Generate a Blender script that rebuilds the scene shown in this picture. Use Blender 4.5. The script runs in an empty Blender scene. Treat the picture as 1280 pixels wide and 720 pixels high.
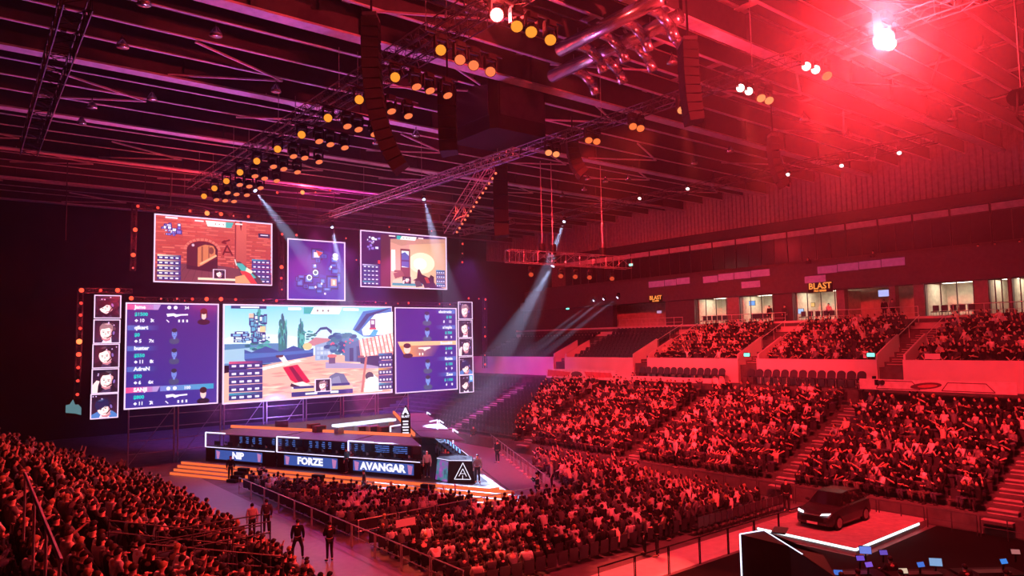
import bpy, math, random
import numpy as np
from mathutils import Vector, Matrix, Quaternion
RD = random.Random(11)
SC = bpy.context.scene
COL = SC.collection
PI = math.pi
V = Vector

# ------------------------------------------------------------------ camera and pixel -> place helpers
CAM = V((0.0, 0.0, 9.5)); FPX = 900.0
_yaw, _pitch, _roll = math.radians(38.66), math.radians(4.13), math.radians(1.15)
_fh = V((math.sin(_yaw), math.cos(_yaw), 0)); _rh = V((math.cos(_yaw), -math.sin(_yaw), 0)); _z = V((0, 0, 1))
C_F = _fh * math.cos(_pitch) + _z * math.sin(_pitch)
_u0 = _z * math.cos(_pitch) - _fh * math.sin(_pitch)
C_R = _rh * math.cos(_roll) - _u0 * math.sin(_roll)
C_U = _u0 * math.cos(_roll) + _rh * math.sin(_roll)

def ray(px, py): return C_F + C_R * ((px - 640) / FPX) + C_U * ((360 - py) / FPX)
def Gz(px, py, z=0.0): d = ray(px, py); return CAM + d * ((z - CAM.z) / d.z)
def Gx(px, py, x): d = ray(px, py); return CAM + d * ((x - CAM.x) / d.x)
def Gy(px, py, y): d = ray(px, py); return CAM + d * ((y - CAM.y) / d.y)
def Gd(px, py, dep): return CAM + ray(px, py) * dep
def pix(p):
    d = V(p) - CAM; k = d.dot(C_F)
    if k <= 0.01: return (-9999, -9999, k)
    return (640 + FPX * d.dot(C_R) / k, 360 - FPX * d.dot(C_U) / k, k)

cam_data = bpy.data.cameras.new('camera'); cam = bpy.data.objects.new('camera', cam_data); COL.objects.link(cam)
cam_data.sensor_width = 36.0; cam_data.lens = FPX / 1280 * 36.0; cam_data.clip_end = 400; cam_data.clip_start = 0.1
cam.matrix_world = Matrix(((C_R.x, C_U.x, -C_F.x, CAM.x), (C_R.y, C_U.y, -C_F.y, CAM.y), (C_R.z, C_U.z, -C_F.z, CAM.z), (0, 0, 0, 1)))
SC.camera = cam
SC.view_settings.view_transform = 'Standard'
SC.view_settings.look = 'None'
SC.view_settings.exposure = 0.0
SC.view_settings.gamma = 1.0
SC.view_settings.use_curve_mapping = False
SC.cycles.use_denoising = True
SC.cycles.max_bounces = 4
SC.cycles.diffuse_bounces = 2
SC.cycles.glossy_bounces = 2
SC.cycles.transmission_bounces = 3
SC.cycles.volume_bounces = 0
SC.cycles.sample_clamp_indirect = 4.0
SC.cycles.sample_clamp_direct = 0.0
SC.cycles.use_adaptive_sampling = True
SC.cycles.adaptive_threshold = 0.04

# ------------------------------------------------------------------ materials
MATS = {}
def sr(r, g, b):
    f = lambda c: (c / 255 / 12.92) if c / 255 <= 0.04045 else ((c / 255 + 0.055) / 1.055) ** 2.4
    return (f(r), f(g), f(b))

def mat(name, col=(0.5, 0.5, 0.5), rough=0.6, metal=0.0, var=0.15, scale=3.0, bump=0.0, emit=None, es=0.0, alpha=None):
    """Principled surface whose colour is broken up by object-space noise."""
    if name in MATS: return MATS[name]
    m = bpy.data.materials.new(name); m.use_nodes = True
    nt = m.node_tree; b = nt.nodes['Principled BSDF']
    b.inputs['Roughness'].default_value = rough; b.inputs['Metallic'].default_value = metal
    if sum(col) < .08 and rough > .4: b.inputs['Specular IOR Level'].default_value = .12
    tc = nt.nodes.new('ShaderNodeTexCoord'); no = nt.nodes.new('ShaderNodeTexNoise')
    no.inputs['Scale'].default_value = scale; no.inputs['Detail'].default_value = 3.0
    nt.links.new(tc.outputs['Object'], no.inputs['Vector'])
    cr = nt.nodes.new('ShaderNodeValToRGB')
    lo = tuple(max(0, c * (1 - var)) for c in col); hi = tuple(min(1, c * (1 + var)) for c in col)
    cr.color_ramp.elements[0].color = (*lo, 1); cr.color_ramp.elements[1].color = (*hi, 1)
    cr.color_ramp.elements[0].position = 0.3; cr.color_ramp.elements[1].position = 0.7
    nt.links.new(no.outputs['Fac'], cr.inputs['Fac']); nt.links.new(cr.outputs['Color'], b.inputs['Base Color'])
    if bump:
        bp = nt.nodes.new('ShaderNodeBump'); bp.inputs['Strength'].default_value = bump
        nt.links.new(no.outputs['Fac'], bp.inputs['Height']); nt.links.new(bp.outputs['Normal'], b.inputs['Normal'])
    if emit is not None:
        b.inputs['Emission Color'].default_value = (*emit, 1); b.inputs['Emission Strength'].default_value = es
    if alpha is not None: b.inputs['Alpha'].default_value = alpha
    MATS[name] = m
    return m

def emat(name, col, s=1.0):
    """A lit lamp, LED strip or letter."""
    if name in MATS: return MATS[name]
    m = bpy.data.materials.new(name); m.use_nodes = True; nt = m.node_tree
    for n in list(nt.nodes): nt.nodes.remove(n)
    e = nt.nodes.new('ShaderNodeEmission'); o = nt.nodes.new('ShaderNodeOutputMaterial')
    e.inputs['Color'].default_value = (*col, 1); e.inputs['Strength'].default_value = s
    nt.links.new(e.outputs[0], o.inputs[0]); MATS[name] = m
    return m

def vmat(name, emissive=False, rough=0.8, s=1.0):
    """Colour from the mesh's own colour attribute (pixels of a screen, clothes of a crowd)."""
    if name in MATS: return MATS[name]
    m = bpy.data.materials.new(name); m.use_nodes = True; nt = m.node_tree
    b = nt.nodes['Principled BSDF']
    a = nt.nodes.new('ShaderNodeVertexColor'); a.layer_name = 'Col'
    if emissive:
        b.inputs['Base Color'].default_value = (0.01, 0.01, 0.012, 1); b.inputs['Roughness'].default_value = 0.5
        nt.links.new(a.outputs['Color'], b.inputs['Emission Color']); b.inputs['Emission Strength'].default_value = s
    else:
        nt.links.new(a.outputs['Color'], b.inputs['Base Color']); b.inputs['Roughness'].default_value = rough; b.inputs['Specular IOR Level'].default_value = .2
    MATS[name] = m
    return m

def omat(name, rough=0.8, nscale=30.0, bump=0.3):
    """Colour from the object's own colour (each person's clothes, hair, skin)."""
    if name in MATS: return MATS[name]
    m = bpy.data.materials.new(name); m.use_nodes = True; nt = m.node_tree; b = nt.nodes['Principled BSDF']
    oi = nt.nodes.new('ShaderNodeObjectInfo'); nt.links.new(oi.outputs['Color'], b.inputs['Base Color'])
    b.inputs['Roughness'].default_value = rough; b.inputs['Specular IOR Level'].default_value = .2
    tc = nt.nodes.new('ShaderNodeTexCoord'); no = nt.nodes.new('ShaderNodeTexNoise'); no.inputs['Scale'].default_value = nscale
    bp = nt.nodes.new('ShaderNodeBump'); bp.inputs['Strength'].default_value = bump; bp.inputs['Distance'].default_value = 0.02
    nt.links.new(tc.outputs['Object'], no.inputs['Vector']); nt.links.new(no.outputs['Fac'], bp.inputs['Height']); nt.links.new(bp.outputs['Normal'], b.inputs['Normal'])
    MATS[name] = m
    return m

M_BLACK = mat('black_paint', (0.012, 0.012, 0.013), 0.55)
M_DARK = mat('dark_grey_metal', (0.05, 0.05, 0.055), 0.45, 0.3)
M_STEEL = mat('galvanised_steel', (0.35, 0.35, 0.36), 0.4, 0.6)
M_ALU = mat('aluminium_truss', (0.45, 0.45, 0.46), 0.35, 0.8)
M_ROOFST = mat('painted_roof_steel', (0.42, 0.42, 0.44), 0.6)
M_WEB = mat('shaded_roof_steel', (0.035, 0.035, 0.037), 0.8)  # same steel as the flanges, shade between them put into the colour
M_CEIL = mat('roof_deck', (0.03, 0.03, 0.032), 0.9, scale=1.0)
M_FLOOR = mat('arena_floor', (0.11, 0.11, 0.112), 0.6, var=0.3, scale=1.2)
M_CONC = mat('stand_concrete', (0.09, 0.09, 0.09), 0.85, var=0.25, scale=2.0)
M_STEP = mat('stair_concrete', (0.42, 0.42, 0.41), 0.8, var=0.15)
M_PALE = mat('pale_wall_paint', (0.62, 0.61, 0.60), 0.7, var=0.06, scale=0.6)
M_WALLDK = mat('dark_wall', (0.018, 0.018, 0.02), 0.9, scale=0.5)
M_SEAT = mat('dark_seat_plastic', (0.035, 0.035, 0.045), 0.45)

# ------------------------------------------------------------------ mesh builder
class MB:
    def __init__(s): s.v, s.f, s.m = [], [], []
    def add(s, vs, fs, mi=0):
        b = len(s.v); s.v.extend(tuple(p) for p in vs); s.f.extend(tuple(i + b for i in f) for f in fs); s.m.extend([mi] * len(fs)); return s
    def box(s, c, d, mi=0, rz=0.0, bev=0.0):
        cx, cy, cz = c; hx, hy, hz = d[0] / 2, d[1] / 2, d[2] / 2
        co, si = math.cos(rz), math.sin(rz); P = []
        if bev > 0:
            bev = min(bev, hx * .9, hy * .9)
            ring = [(hx - bev, -hy), (hx, -hy + bev), (hx, hy - bev), (hx - bev, hy), (-hx + bev, hy), (-hx, hy - bev), (-hx, -hy + bev), (-hx + bev, -hy)]
            for z in (-hz, hz):
                for x, y in ring: P.append((cx + x * co - y * si, cy + x * si + y * co, cz + z))
            F = [tuple(range(7, -1, -1)), tuple(range(8, 16))] + [(i, (i + 1) % 8, 8 + (i + 1) % 8, 8 + i) for i in range(8)]
            return s.add(P, F, mi)
        for z in (-hz, hz):
            for x, y in ((-hx, -hy), (hx, -hy), (hx, hy), (-hx, hy)): P.append((cx + x * co - y * si, cy + x * si + y * co, cz + z))
        return s.add(P, [(3, 2, 1, 0), (4, 5, 6, 7), (0, 1, 5, 4), (1, 2, 6, 5), (2, 3, 7, 6), (3, 0, 4, 7)], mi)
    def tube(s, p0, p1, r0, r1=None, n=6, mi=0, cap=True):
        p0, p1 = V(p0), V(p1); r1 = r0 if r1 is None else r1
        d = p1 - p0
        if d.length < 1e-6: return s
        d.normalize(); a = d.orthogonal().normalized(); b = d.cross(a); P = []
        for p, r in ((p0, r0), (p1, r1)):
            for i in range(n):
                t = 2 * PI * i / n; P.append(p + a * (r * math.cos(t)) + b * (r * math.sin(t)))
        F = [(i, (i + 1) % n, n + (i + 1) % n, n + i) for i in range(n)]
        if cap: F += [tuple(range(n - 1, -1, -1)), tuple(range(n, 2 * n))]
        return s.add(P, F, mi)
    def path(s, pts, r, n=6, mi=0):
        for a, b in zip(pts[:-1], pts[1:]): s.tube(a, b, r, r, n, mi)
        return s
    def bar(s, p0, p1, w, h, mi=0, up=(0, 0, 1)):
        """A rectangular bar from p0 to p1 (w across, h along up)."""
        p0, p1 = V(p0), V(p1); d = (p1 - p0).normalized(); u = V(up)
        a = d.cross(u)
        if a.length < 1e-4: a = d.orthogonal()
        a.normalize(); u = a.cross(d).normalized(); P = []
        for p in (p0, p1):
            for x, y in ((-1, -1), (1, -1), (1, 1), (-1, 1)): P.append(p + a * (x * w / 2) + u * (y * h / 2))
        return s.add(P, [(0, 1, 2, 3), (7, 6, 5, 4), (4, 5, 1, 0), (5, 6, 2, 1), (6, 7, 3, 2), (7, 4, 0, 3)], mi)
    def prism(s, poly, z0, z1, mi=0):
        n = len(poly); P = [(x, y, z0) for x, y in poly] + [(x, y, z1) for x, y in poly]
        F = [tuple(range(n - 1, -1, -1)), tuple(range(n, 2 * n))] + [(i, (i + 1) % n, n + (i + 1) % n, n + i) for i in range(n)]
        return s.add(P, F, mi)
    def slab(s, pts, off, mi=0):
        """A flat outline pts (3-D) thickened by the vector off."""
        off = V(off); n = len(pts); P = [V(p) for p in pts] + [V(p) + off for p in pts]
        F = [tuple(range(n)), tuple(range(2 * n - 1, n - 1, -1))] + [((i + 1) % n, i, n + i, n + (i + 1) % n) for i in range(n)]
        return s.add(P, F, mi)
    def ball(s, c, r, n=8, k=6, mi=0):
        rx, ry, rz = r if isinstance(r, (tuple, list)) else (r, r, r); P = [(c[0], c[1], c[2] - rz)]
        for j in range(1, k):
            t = PI * j / k - PI / 2
            for i in range(n):
                a = 2 * PI * i / n; P.append((c[0] + rx * math.cos(t) * math.cos(a), c[1] + ry * math.cos(t) * math.sin(a), c[2] + rz * math.sin(t)))
        P.append((c[0], c[1], c[2] + rz)); F = [(0, 1 + (i + 1) % n, 1 + i) for i in range(n)]
        for j in range(k - 2):
            for i in range(n): a = 1 + j * n; F.append((a + i, a + (i + 1) % n, a + n + (i + 1) % n, a + n + i))
        a = 1 + (k - 2) * n; F += [(a + i, a + (i + 1) % n, len(P) - 1) for i in range(n)]
        return s.add(P, F, mi)
    def lathe(s, c, prof, axis, n=12, mi=0):
        """prof: (distance along axis, radius)."""
        c = V(c); d = V(axis).normalized(); a = d.orthogonal().normalized(); b = d.cross(a); P = []
        for h, r in prof:
            for i in range(n):
                t = 2 * PI * i / n; P.append(c + d * h + a * (r * math.cos(t)) + b * (r * math.sin(t)))
        k = len(prof); F = [(j * n + i, j * n + (i + 1) % n, (j + 1) * n + (i + 1) % n, (j + 1) * n + i) for j in range(k - 1) for i in range(n)]
        F += [tuple(range(n - 1, -1, -1)), tuple(range((k - 1) * n, k * n))]
        return s.add(P, F, mi)
    def mesh(s, name, mats, off=None, smooth=False):
        me = bpy.data.meshes.new(name)
        vs = s.v if off is None else [(x - off[0], y - off[1], z - off[2]) for x, y, z in s.v]
        me.from_pydata(vs, [], s.f)
        for m in (mats if isinstance(mats, (list, tuple)) else [mats]): me.materials.append(m)
        if any(s.m): me.polygons.foreach_set('material_index', s.m)
        if smooth: me.polygons.foreach_set('use_smooth', [True] * len(s.f))
        me.update()
        return me
    def build(s, name, mats, parent=None, world=False, smooth=False, loc=None):
        """world: the vertices are world coordinates though the parent stands at its own (unrotated) place."""
        off = None
        if world and parent is not None: off = abs_loc(parent)
        elif loc is not None and parent is None: off = loc
        o = bpy.data.objects.new(name, s.mesh(name, mats, off, smooth)); COL.objects.link(o)
        if parent is not None: o.parent = parent
        elif loc is not None: o.location = loc
        return o

def abs_loc(o):
    l = V(o.location)
    while o.parent is not None: o = o.parent; l = l + o.location
    return l

def tag(o, label=None, cat=None, group=None, kind=None):
    if label: o['label'] = label
    if cat: o['category'] = cat
    if group: o['group'] = group
    if kind: o['kind'] = kind
    return o
def thing(name, label, cat, loc=(0, 0, 0), rz=0.0, group=None):
    o = bpy.data.objects.new(name, None); COL.objects.link(o); o.empty_display_size = 0.2
    o.location = loc; o.rotation_euler = (0, 0, rz)
    return tag(o, label, cat, group)
def struct(name, mb, m, label=None):
    o = mb.build(name, m); o['kind'] = 'structure'
    if label: o['label'] = label
    return o
def dup_tree(o, parent=None):
    c = o.copy(); COL.objects.link(c)
    if parent is not None: c.parent = parent
    for ch in list(o.children): dup_tree(ch, c)
    return c
ORD = ['', 'first', 'second', 'third', 'fourth', 'fifth', 'sixth', 'seventh', 'eighth', 'ninth', 'tenth', 'eleventh', 'twelfth', 'thirteenth', 'fourteenth', 'fifteenth', 'sixteenth', 'seventeenth', 'eighteenth', 'nineteenth', 'twentieth']
def ordn(n):
    if n <= 20: return ORD[n]
    if n % 10 == 0: return {30: 'thirtieth', 40: 'fortieth', 50: 'fiftieth', 60: 'sixtieth', 70: 'seventieth', 80: 'eightieth', 90: 'ninetieth'}[n]
    return {2: 'twenty', 3: 'thirty', 4: 'forty', 5: 'fifty', 6: 'sixty', 7: 'seventy', 8: 'eighty', 9: 'ninety'}[n // 10] + '-' + ORD[n % 10]

def text(name, body, size, m, origin, ux, uy, parent=None, align='CENTER', ext=0.004, sx=1.0, bold=0.0, world=True):
    """Lettering as a mesh: reading direction ux, upright direction uy."""
    cu = bpy.data.curves.new(name, 'FONT'); cu.body = body; cu.size = size; cu.align_x = align; cu.align_y = 'CENTER'; cu.extrude = ext; cu.offset = bold; cu.resolution_u = 2
    t = bpy.data.objects.new(name, cu); COL.objects.link(t)
    me = bpy.data.meshes.new_from_object(t.evaluated_get(bpy.context.evaluated_depsgraph_get()))
    bpy.data.objects.remove(t); bpy.data.curves.remove(cu)
    me.materials.clear(); me.materials.append(m)
    ux, uy = V(ux).normalized(), V(uy).normalized(); uz = ux.cross(uy)
    off = V(origin) - (abs_loc(parent) if parent is not None and world else V((0, 0, 0)))
    me.transform(Matrix(((ux.x * sx, uy.x, uz.x, off.x), (ux.y * sx, uy.y, uz.y, off.y), (ux.z * sx, uy.z, uz.z, off.z), (0, 0, 0, 1))))
    me.name = name
    o = bpy.data.objects.new(name, me); COL.objects.link(o)
    if parent is not None: o.parent = parent
    return o

def lamp_spot(loc, target, col, power, deg, blend=0.4, rad=0.12):
    l = bpy.data.lights.new('spot_beam', 'SPOT'); l.energy = power; l.color = col; l.spot_size = math.radians(deg); l.spot_blend = blend; l.shadow_soft_size = rad
    o = bpy.data.objects.new('spot_beam', l); COL.objects.link(o); o.location = loc
    o.rotation_euler = (V(target) - V(loc)).to_track_quat('-Z', 'Y').to_euler()
    return o
# ================================================================== THE HALL
XN, XF = -14.0, 70.0; Y0, Y1 = -12.0, 90.0; ZR = 27.5
struct('floor', MB().box(((XN + XF) / 2, (Y0 + Y1) / 2, -0.15), (XF - XN, Y1 - Y0, 0.3)), M_FLOOR)
struct('ceiling', MB().box(((XN + XF) / 2, (Y0 + Y1) / 2, ZR + 0.15), (XF - XN + 1, Y1 - Y0 + 1, 0.3)), M_CEIL)
struct('wall_stage_end', MB().box(((XN + XF) / 2, Y1 + 0.15, ZR / 2), (XF - XN + 1, 0.3, ZR)), M_WALLDK)
struct('wall_behind', MB().box(((XN + XF) / 2, Y0 - 0.15, ZR / 2), (XF - XN + 1, 0.3, ZR)), M_WALLDK)
struct('wall_near', MB().box((XN - 0.15, (Y0 + Y1) / 2, ZR / 2), (0.3, Y1 - Y0, ZR)), M_WALLDK)
struct('wall_far', MB().box((XF + 0.15, (Y0 + Y1) / 2, ZR / 2), (0.3, Y1 - Y0, ZR)), M_WALLDK)

# ---- far stand: lower tier, concourse, upper tier
STAIRS_Y = (12.6, 23.6, 35.2, 47.0, 58.6)       # the stairs climb between the blocks
ROWD, ROWH = 0.85, 0.34
LX0, LZ0, LROWS = 38.6, 0.9, 12
UX0, UZ0, UROWS = 53.6, 7.0, 9
NX0, NZ0, NROWS = 10.9, 0.75, 16
FY0, FY1 = 3.0, 76.0
def stand_profile(x0, z0, n, sgn, back):
    prof = [(x0, 0.0)]
    for i in range(n):
        z = z0 + ROWH * i
        prof += [(x0 + sgn * ROWD * i, z), (x0 + sgn * ROWD * (i + 1), z)]
    prof.append((x0 + sgn * ROWD * n, 0.0) if not back else (x0 + sgn * ROWD * n, back))
    return prof
def terrace(name, x0, z0, n, sgn, y0, y1, zb=0.0):
    mb = MB(); prof = []
    for i in range(n):
        z = z0 + ROWH * i
        prof += [(x0 + sgn * ROWD * i, z), (x0 + sgn * ROWD * (i + 1), z)]
    prof = [(x0, zb)] + prof + [(prof[-1][0], zb)]
    k = len(prof)
    P = [(x, y0, z) for x, z in prof] + [(x, y1, z) for x, z in prof]
    F = [(i, (i + 1) % k, k + (i + 1) % k, k + i) for i in range(k)]
    mb.add(P, F)
    for i in range(n):                                     # end walls, row by row
        xa, xb = x0 + sgn * ROWD * i, x0 + sgn * ROWD * (i + 1)
        for y in (y0, y1): mb.add([(xa, y, zb), (xb, y, zb), (xb, y, z0 + ROWH * i), (xa, y, z0 + ROWH * i)], [(0, 1, 2, 3)])
    return struct(name, mb, M_CONC)
terrace('stand_far_lower', LX0, LZ0, LROWS, 1, FY0, FY1)
terrace('stand_far_upper', UX0, UZ0, UROWS, 1, FY0, FY1, 4.9)
terrace('stand_near', NX0, NZ0, NROWS, -1, 2.0, 56.0)
LXT = LX0 + ROWD * LROWS; LZT = LZ0 + ROWH * (LROWS - 1)       # top of the lower tier
UXT = UX0 + ROWD * UROWS; UZT = UZ0 + ROWH * (UROWS - 1)
PLX, PLZ = 50.9, 5.5                                         # raised platform along the concourse wall
struct('floor_platform', MB().box(((PLX + UX0 - .36) / 2, (FY0 + FY1) / 2, (LZT + PLZ) / 2 - .01), (UX0 - .36 - PLX, FY1 - FY0, PLZ - LZT)), M_CONC)
struct('floor_concourse', MB().box(((LXT + UX0) / 2, (FY0 + FY1) / 2, LZT - 0.15), (UX0 - LXT, FY1 - FY0, 0.28)), M_CONC)
# pale wall between the tiers, open at the stair heads
edges = [FY0] + [y for s in STAIRS_Y for y in (s - 0.9, s + 0.9)] + [FY1]
for i in range(0, len(edges), 2):
    struct('wall_concourse', MB().box((UX0 - 0.24, (edges[i] + edges[i + 1]) / 2, (LZT + UZ0 + .55) / 2), (0.22, edges[i + 1] - edges[i], UZ0 - LZT + 0.55)), M_PALE)
for s in STAIRS_Y:
    for y in (s - 0.9, s + 0.9):                             # slanted cheek walls of the way up through the upper tier
        mb = MB()
        pts = [(UX0 - 0.2, y, LZT), (UX0 + 3.4, y, LZT), (UX0 + 3.4, y, UZ0 + 2.35), (UX0 - 0.2, y, UZ0 + 0.9)]
        mb.slab(pts, (0, 0.14 if y > s else -0.14, 0)); struct('wall_stairway', mb, M_PALE)
# stairs with pale treads
def stairs(y, x0, z0, n, sgn, w=1.25):
    mb = MB()
    for i in range(n):
        z = z0 + ROWH * i
        mb.box((x0 + sgn * (ROWD * i + 0.62), y, z + 0.02), (0.36, w, 0.045), 0)
        mb.box((x0 + sgn * (ROWD * i - 0.18), y, z - ROWH / 2 + 0.01), (0.36, w, 0.045), 0)
        mb.box((x0 + sgn * (ROWD * i - 0.17), y, z - ROWH * .75), (0.34, w, ROWH * .5), 1)
    return struct('stairs', mb, [M_STEP, M_CONC])
for s in STAIRS_Y:
    stairs(s, LX0, LZ0, LROWS, 1); stairs(s, UX0 + 1.0, UZ0 + ROWH, UROWS - 1, 1)
# ---- suites behind the upper tier
SX = UXT + 1.5                                               # suite glass line
SZ = 10.6
struct('floor_suites', MB().box(((UXT + XF) / 2, (FY0 + FY1) / 2, SZ - 0.2), (XF - UXT, FY1 - FY0, 0.3)), M_CONC)
struct('wall_suite_front', MB().box((UXT + 0.22, (FY0 + FY1) / 2, SZ - .35), (0.12, FY1 - FY0, 1.0)), M_PALE)
M_LINTEL = mat('suite_front_paint', (0.07, 0.065, 0.075), 0.75)
M_COL = mat('suite_column_paint', (0.2, 0.195, 0.19), 0.75)
# px ranges of lit suites and the unlit ones between, on the glass line
def sy(px, py=378): return Gx(px, py, SX).y
ZT = 13.4
LIT = [(870, 908), (925, 966), (993, 1044), (1157, 1218), (1237, 1262), (1266, 1300)]
solid = [(700, 766), (832, 868), (909, 924), (967, 991), (1046, 1056), (1112, 1120), (1143, 1156), (1219, 1236), (1262.5, 1265.5)]
for a, b in solid:
    ya, yb = sy(a), sy(b)
    struct('wall_suite_pier', MB().box((SX + 0.3, (ya + yb) / 2, (SZ + ZT) / 2), (0.7, abs(ya - yb), ZT - SZ)), M_COL if (b - a) < 20 else M_LINTEL)
struct('wall_suite_side', MB().box((SX + 0.3, (sy(700) + FY1) / 2, (SZ + ZT) / 2), (0.7, abs(sy(700) - FY1), ZT - SZ)), M_LINTEL)
struct('wall_suite_back', MB().box((SX + 4.6, (FY0 + FY1) / 2, (SZ + ZT) / 2 + 0.3), (0.2, FY1 - FY0, ZT - SZ + 0.6)), mat('suite_back_wall', (0.55, 0.5, 0.4), 0.8))
struct('beam_balcony', MB().box((SX + 0.2, (FY0 + FY1) / 2, ZT + 0.55), (1.6, FY1 - FY0, 1.1)), M_LINTEL)
struct('floor_balcony', MB().box((SX + 2.9, (FY0 + FY1) / 2, ZT + 1.6), (5.0, FY1 - FY0, 0.3)), M_CONC)
# suite partitions, warm lit rooms
M_ROOMLIGHT = emat('suite_ceiling_light', (1.0, 0.90, 0.70), 9.0)
n_win = 0
for a, b in LIT:
    ya, yb = sy(a), sy(b); n_win += 1
    w = struct('window_%d' % n_win, MB().box((SX, (ya + yb) / 2, SZ + 0.12), (0.07, abs(ya - yb), 0.08)).box((SX, (ya + yb) / 2, ZT - 0.04), (0.07, abs(ya - yb), 0.08)), M_DARK)
    for k in range(4):
        y = ya + (yb - ya) * k / 3
        MB().box((SX, y, (SZ + ZT) / 2), (0.06, 0.07, ZT - SZ - 0.1)).build('mullion', M_DARK, w)
    struct('ceiling_light', MB().box((SX + 2.2, (ya + yb) / 2, ZT + 0.1), (1.6, abs(ya - yb) * 0.8, 0.06)), M_ROOMLIGHT)
    struct('wall_suite_partition', MB().box((SX + 2.6, min(ya, yb) - 0.1, (SZ + ZT) / 2), (4.0, 0.1, ZT - SZ)), mat('suite_back_wall', (0.6, 0.55, 0.45), 0.8))
    struct('wall_suite_partition', MB().box((SX + 2.6, max(ya, yb) + 0.1, (SZ + ZT) / 2), (4.0, 0.1, ZT - SZ)), mat('suite_back_wall', (0.6, 0.55, 0.45), 0.8))
# ---- balcony glass wall, fascia and corrugated cladding
GX = SX + 4.2
GZ0, GZ1 = ZT + 3.3, ZT + 6.5
struct('wall_balcony_front', MB().box((SX + .35, (FY0 + FY1) / 2, ZT + 1.85), (.25, FY1 - FY0, 1.5)), M_LINTEL)
M_GLASSDK = mat('tinted_restaurant_glass', (0.03, 0.028, 0.035), 0.15)
struct('wall_restaurant_back', MB().box((GX + 1.2, (FY0 + FY1) / 2, (GZ0 + GZ1) / 2), (0.2, FY1 - FY0, GZ1 - GZ0 + 0.6)), mat('restaurant_wall', (0.22, 0.18, 0.17), 0.8))
struct('wall_balcony_parapet', MB().box((GX - 0.1, (FY0 + FY1) / 2, ZT + 2.5), (0.3, FY1 - FY0, 1.6)), M_LINTEL)
struct('trim_1', MB().box((GX - 0.5, (FY0 + FY1) / 2, GZ1 + 0.45), (1.4, FY1 - FY0, 0.9)), mat('dark_fascia', (0.03, 0.03, 0.032), 0.8))
y = FY0; n = 0
while y < 71:
    n_win += 1; w = struct('window_%d' % n_win, MB().box((GX, y + 1.5, (GZ0 + GZ1) / 2), (0.03, 2.86, GZ1 - GZ0)), M_GLASSDK)
    for k in range(2): MB().box((GX - 0.03, y + 0.03 + k * 1.5, (GZ0 + GZ1) / 2), (0.08, 0.07, GZ1 - GZ0)).build('mullion', M_DARK, w)
    MB().box((GX - 0.03, y + 1.5, GZ1 - 0.7), (0.07, 2.9, 0.06)).build('transom', M_DARK, w)
    MB().box((GX - 0.05, y + 1.5, GZ1 - 0.36), (0.05, 2.8, 0.56)).build('blind', mat('pale_roller_blind', (0.5, 0.5, 0.52), 0.8), w)
    y += 3.0
mb = MB(); yy = FY0
while yy < Y1:                                               # ribbed metal cladding
    mb.add([(GX + .1, yy, GZ1 + .9), (GX + .1, yy + .25, GZ1 + .9), (GX - .02, yy + .3, GZ1 + .9), (GX - .02, yy + .45, GZ1 + .9), (GX + .1, yy + .5, GZ1 + .9),
            (GX + .1, yy, ZR), (GX + .1, yy + .25, ZR), (GX - .02, yy + .3, ZR), (GX - .02, yy + .45, ZR), (GX + .1, yy + .5, ZR)], [(i, i + 1, i + 6, i + 5) for i in range(4)])
    yy += 0.5
struct('wall_cladding', mb, mat('ribbed_cladding', (0.30, 0.29, 0.30), 0.6))
# end of the far stands towards the stage
struct('wall_stand_end', MB().box(((LX0 + XF) / 2 + 6, FY1 + 0.1, 10), (XF - LX0 - 10, 0.2, 20)), M_WALLDK)

# ================================================================== THE ROOF
ZB = 24.0
MAINY = [-1.2 + 10.6 * k for k in range(9)]
CROSSX = [-6.5 + 5.3 * k for k in range(14)]
for yb in MAINY:                                             # main beams across the hall: pale bottom flange, web with its shade put into the colour
    o = struct('ceiling_beam', MB().box(((XN + XF) / 2, yb, ZB), (XF - XN - 3, 0.75, 0.10)).box(((XN + XF) / 2, yb, ZB + 1.7), (XF - XN - 3, 0.5, 0.10)), M_ROOFST)
    MB().box(((XN + XF) / 2, yb, ZB + 0.87), (XF - XN - 3, 0.06, 1.62)).build('web', M_WEB, o)
    mb = MB(); x = XN + 3
    while x < XF - 3: mb.box((x, yb, ZB + 0.87), (0.05, 0.44, 1.6)); x += 5.3
    mb.build('stiffener', M_WEB, o)
for a, b in zip(MAINY[:-1], MAINY[1:]):
    for k in (1, 2, 3):
        y = a + (b - a) * k / 4
        o = struct('ceiling_purlin', MB().box(((XN + XF) / 2, y, ZB + 0.35), (XF - XN - 3, 0.17, 0.05)).box(((XN + XF) / 2, y, ZB + 1.45), (XF - XN - 3, 0.17, 0.05)), M_ROOFST)
        MB().box(((XN + XF) / 2, y, ZB + 0.9), (XF - XN - 3, 0.03, 1.05)).build('web', M_WEB, o)
for x in CROSSX:
    struct('ceiling_joist', MB().box((x, (Y0 + Y1) / 2, ZB + 1.62), (0.42, Y1 - Y0 - 2, 0.08)), M_ROOFST)
RD.seed(5)
for j, (a, b) in enumerate(zip(MAINY[:-1], MAINY[1:])):          # slanting braces between beams
    for i in range(len(CROSSX) - 1):
        if (i + j) % 2: continue
        xa, xb = CROSSX[i], CROSSX[i + 1]; q = (b - a) / 4
        k = RD.randrange(0, 3)
        struct('ceiling_brace', MB().bar((xa, a + q * k, ZB + 0.2), (xb, a + q * (k + 1), ZB + 0.2), 0.11, 0.09), M_ROOFST)
        struct('ceiling_brace', MB().bar((xb, a + q * (k + 1), ZB + 0.2), (xa, a + q * (k + 2), ZB + 0.2), 0.11, 0.09), M_ROOFST)
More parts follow.
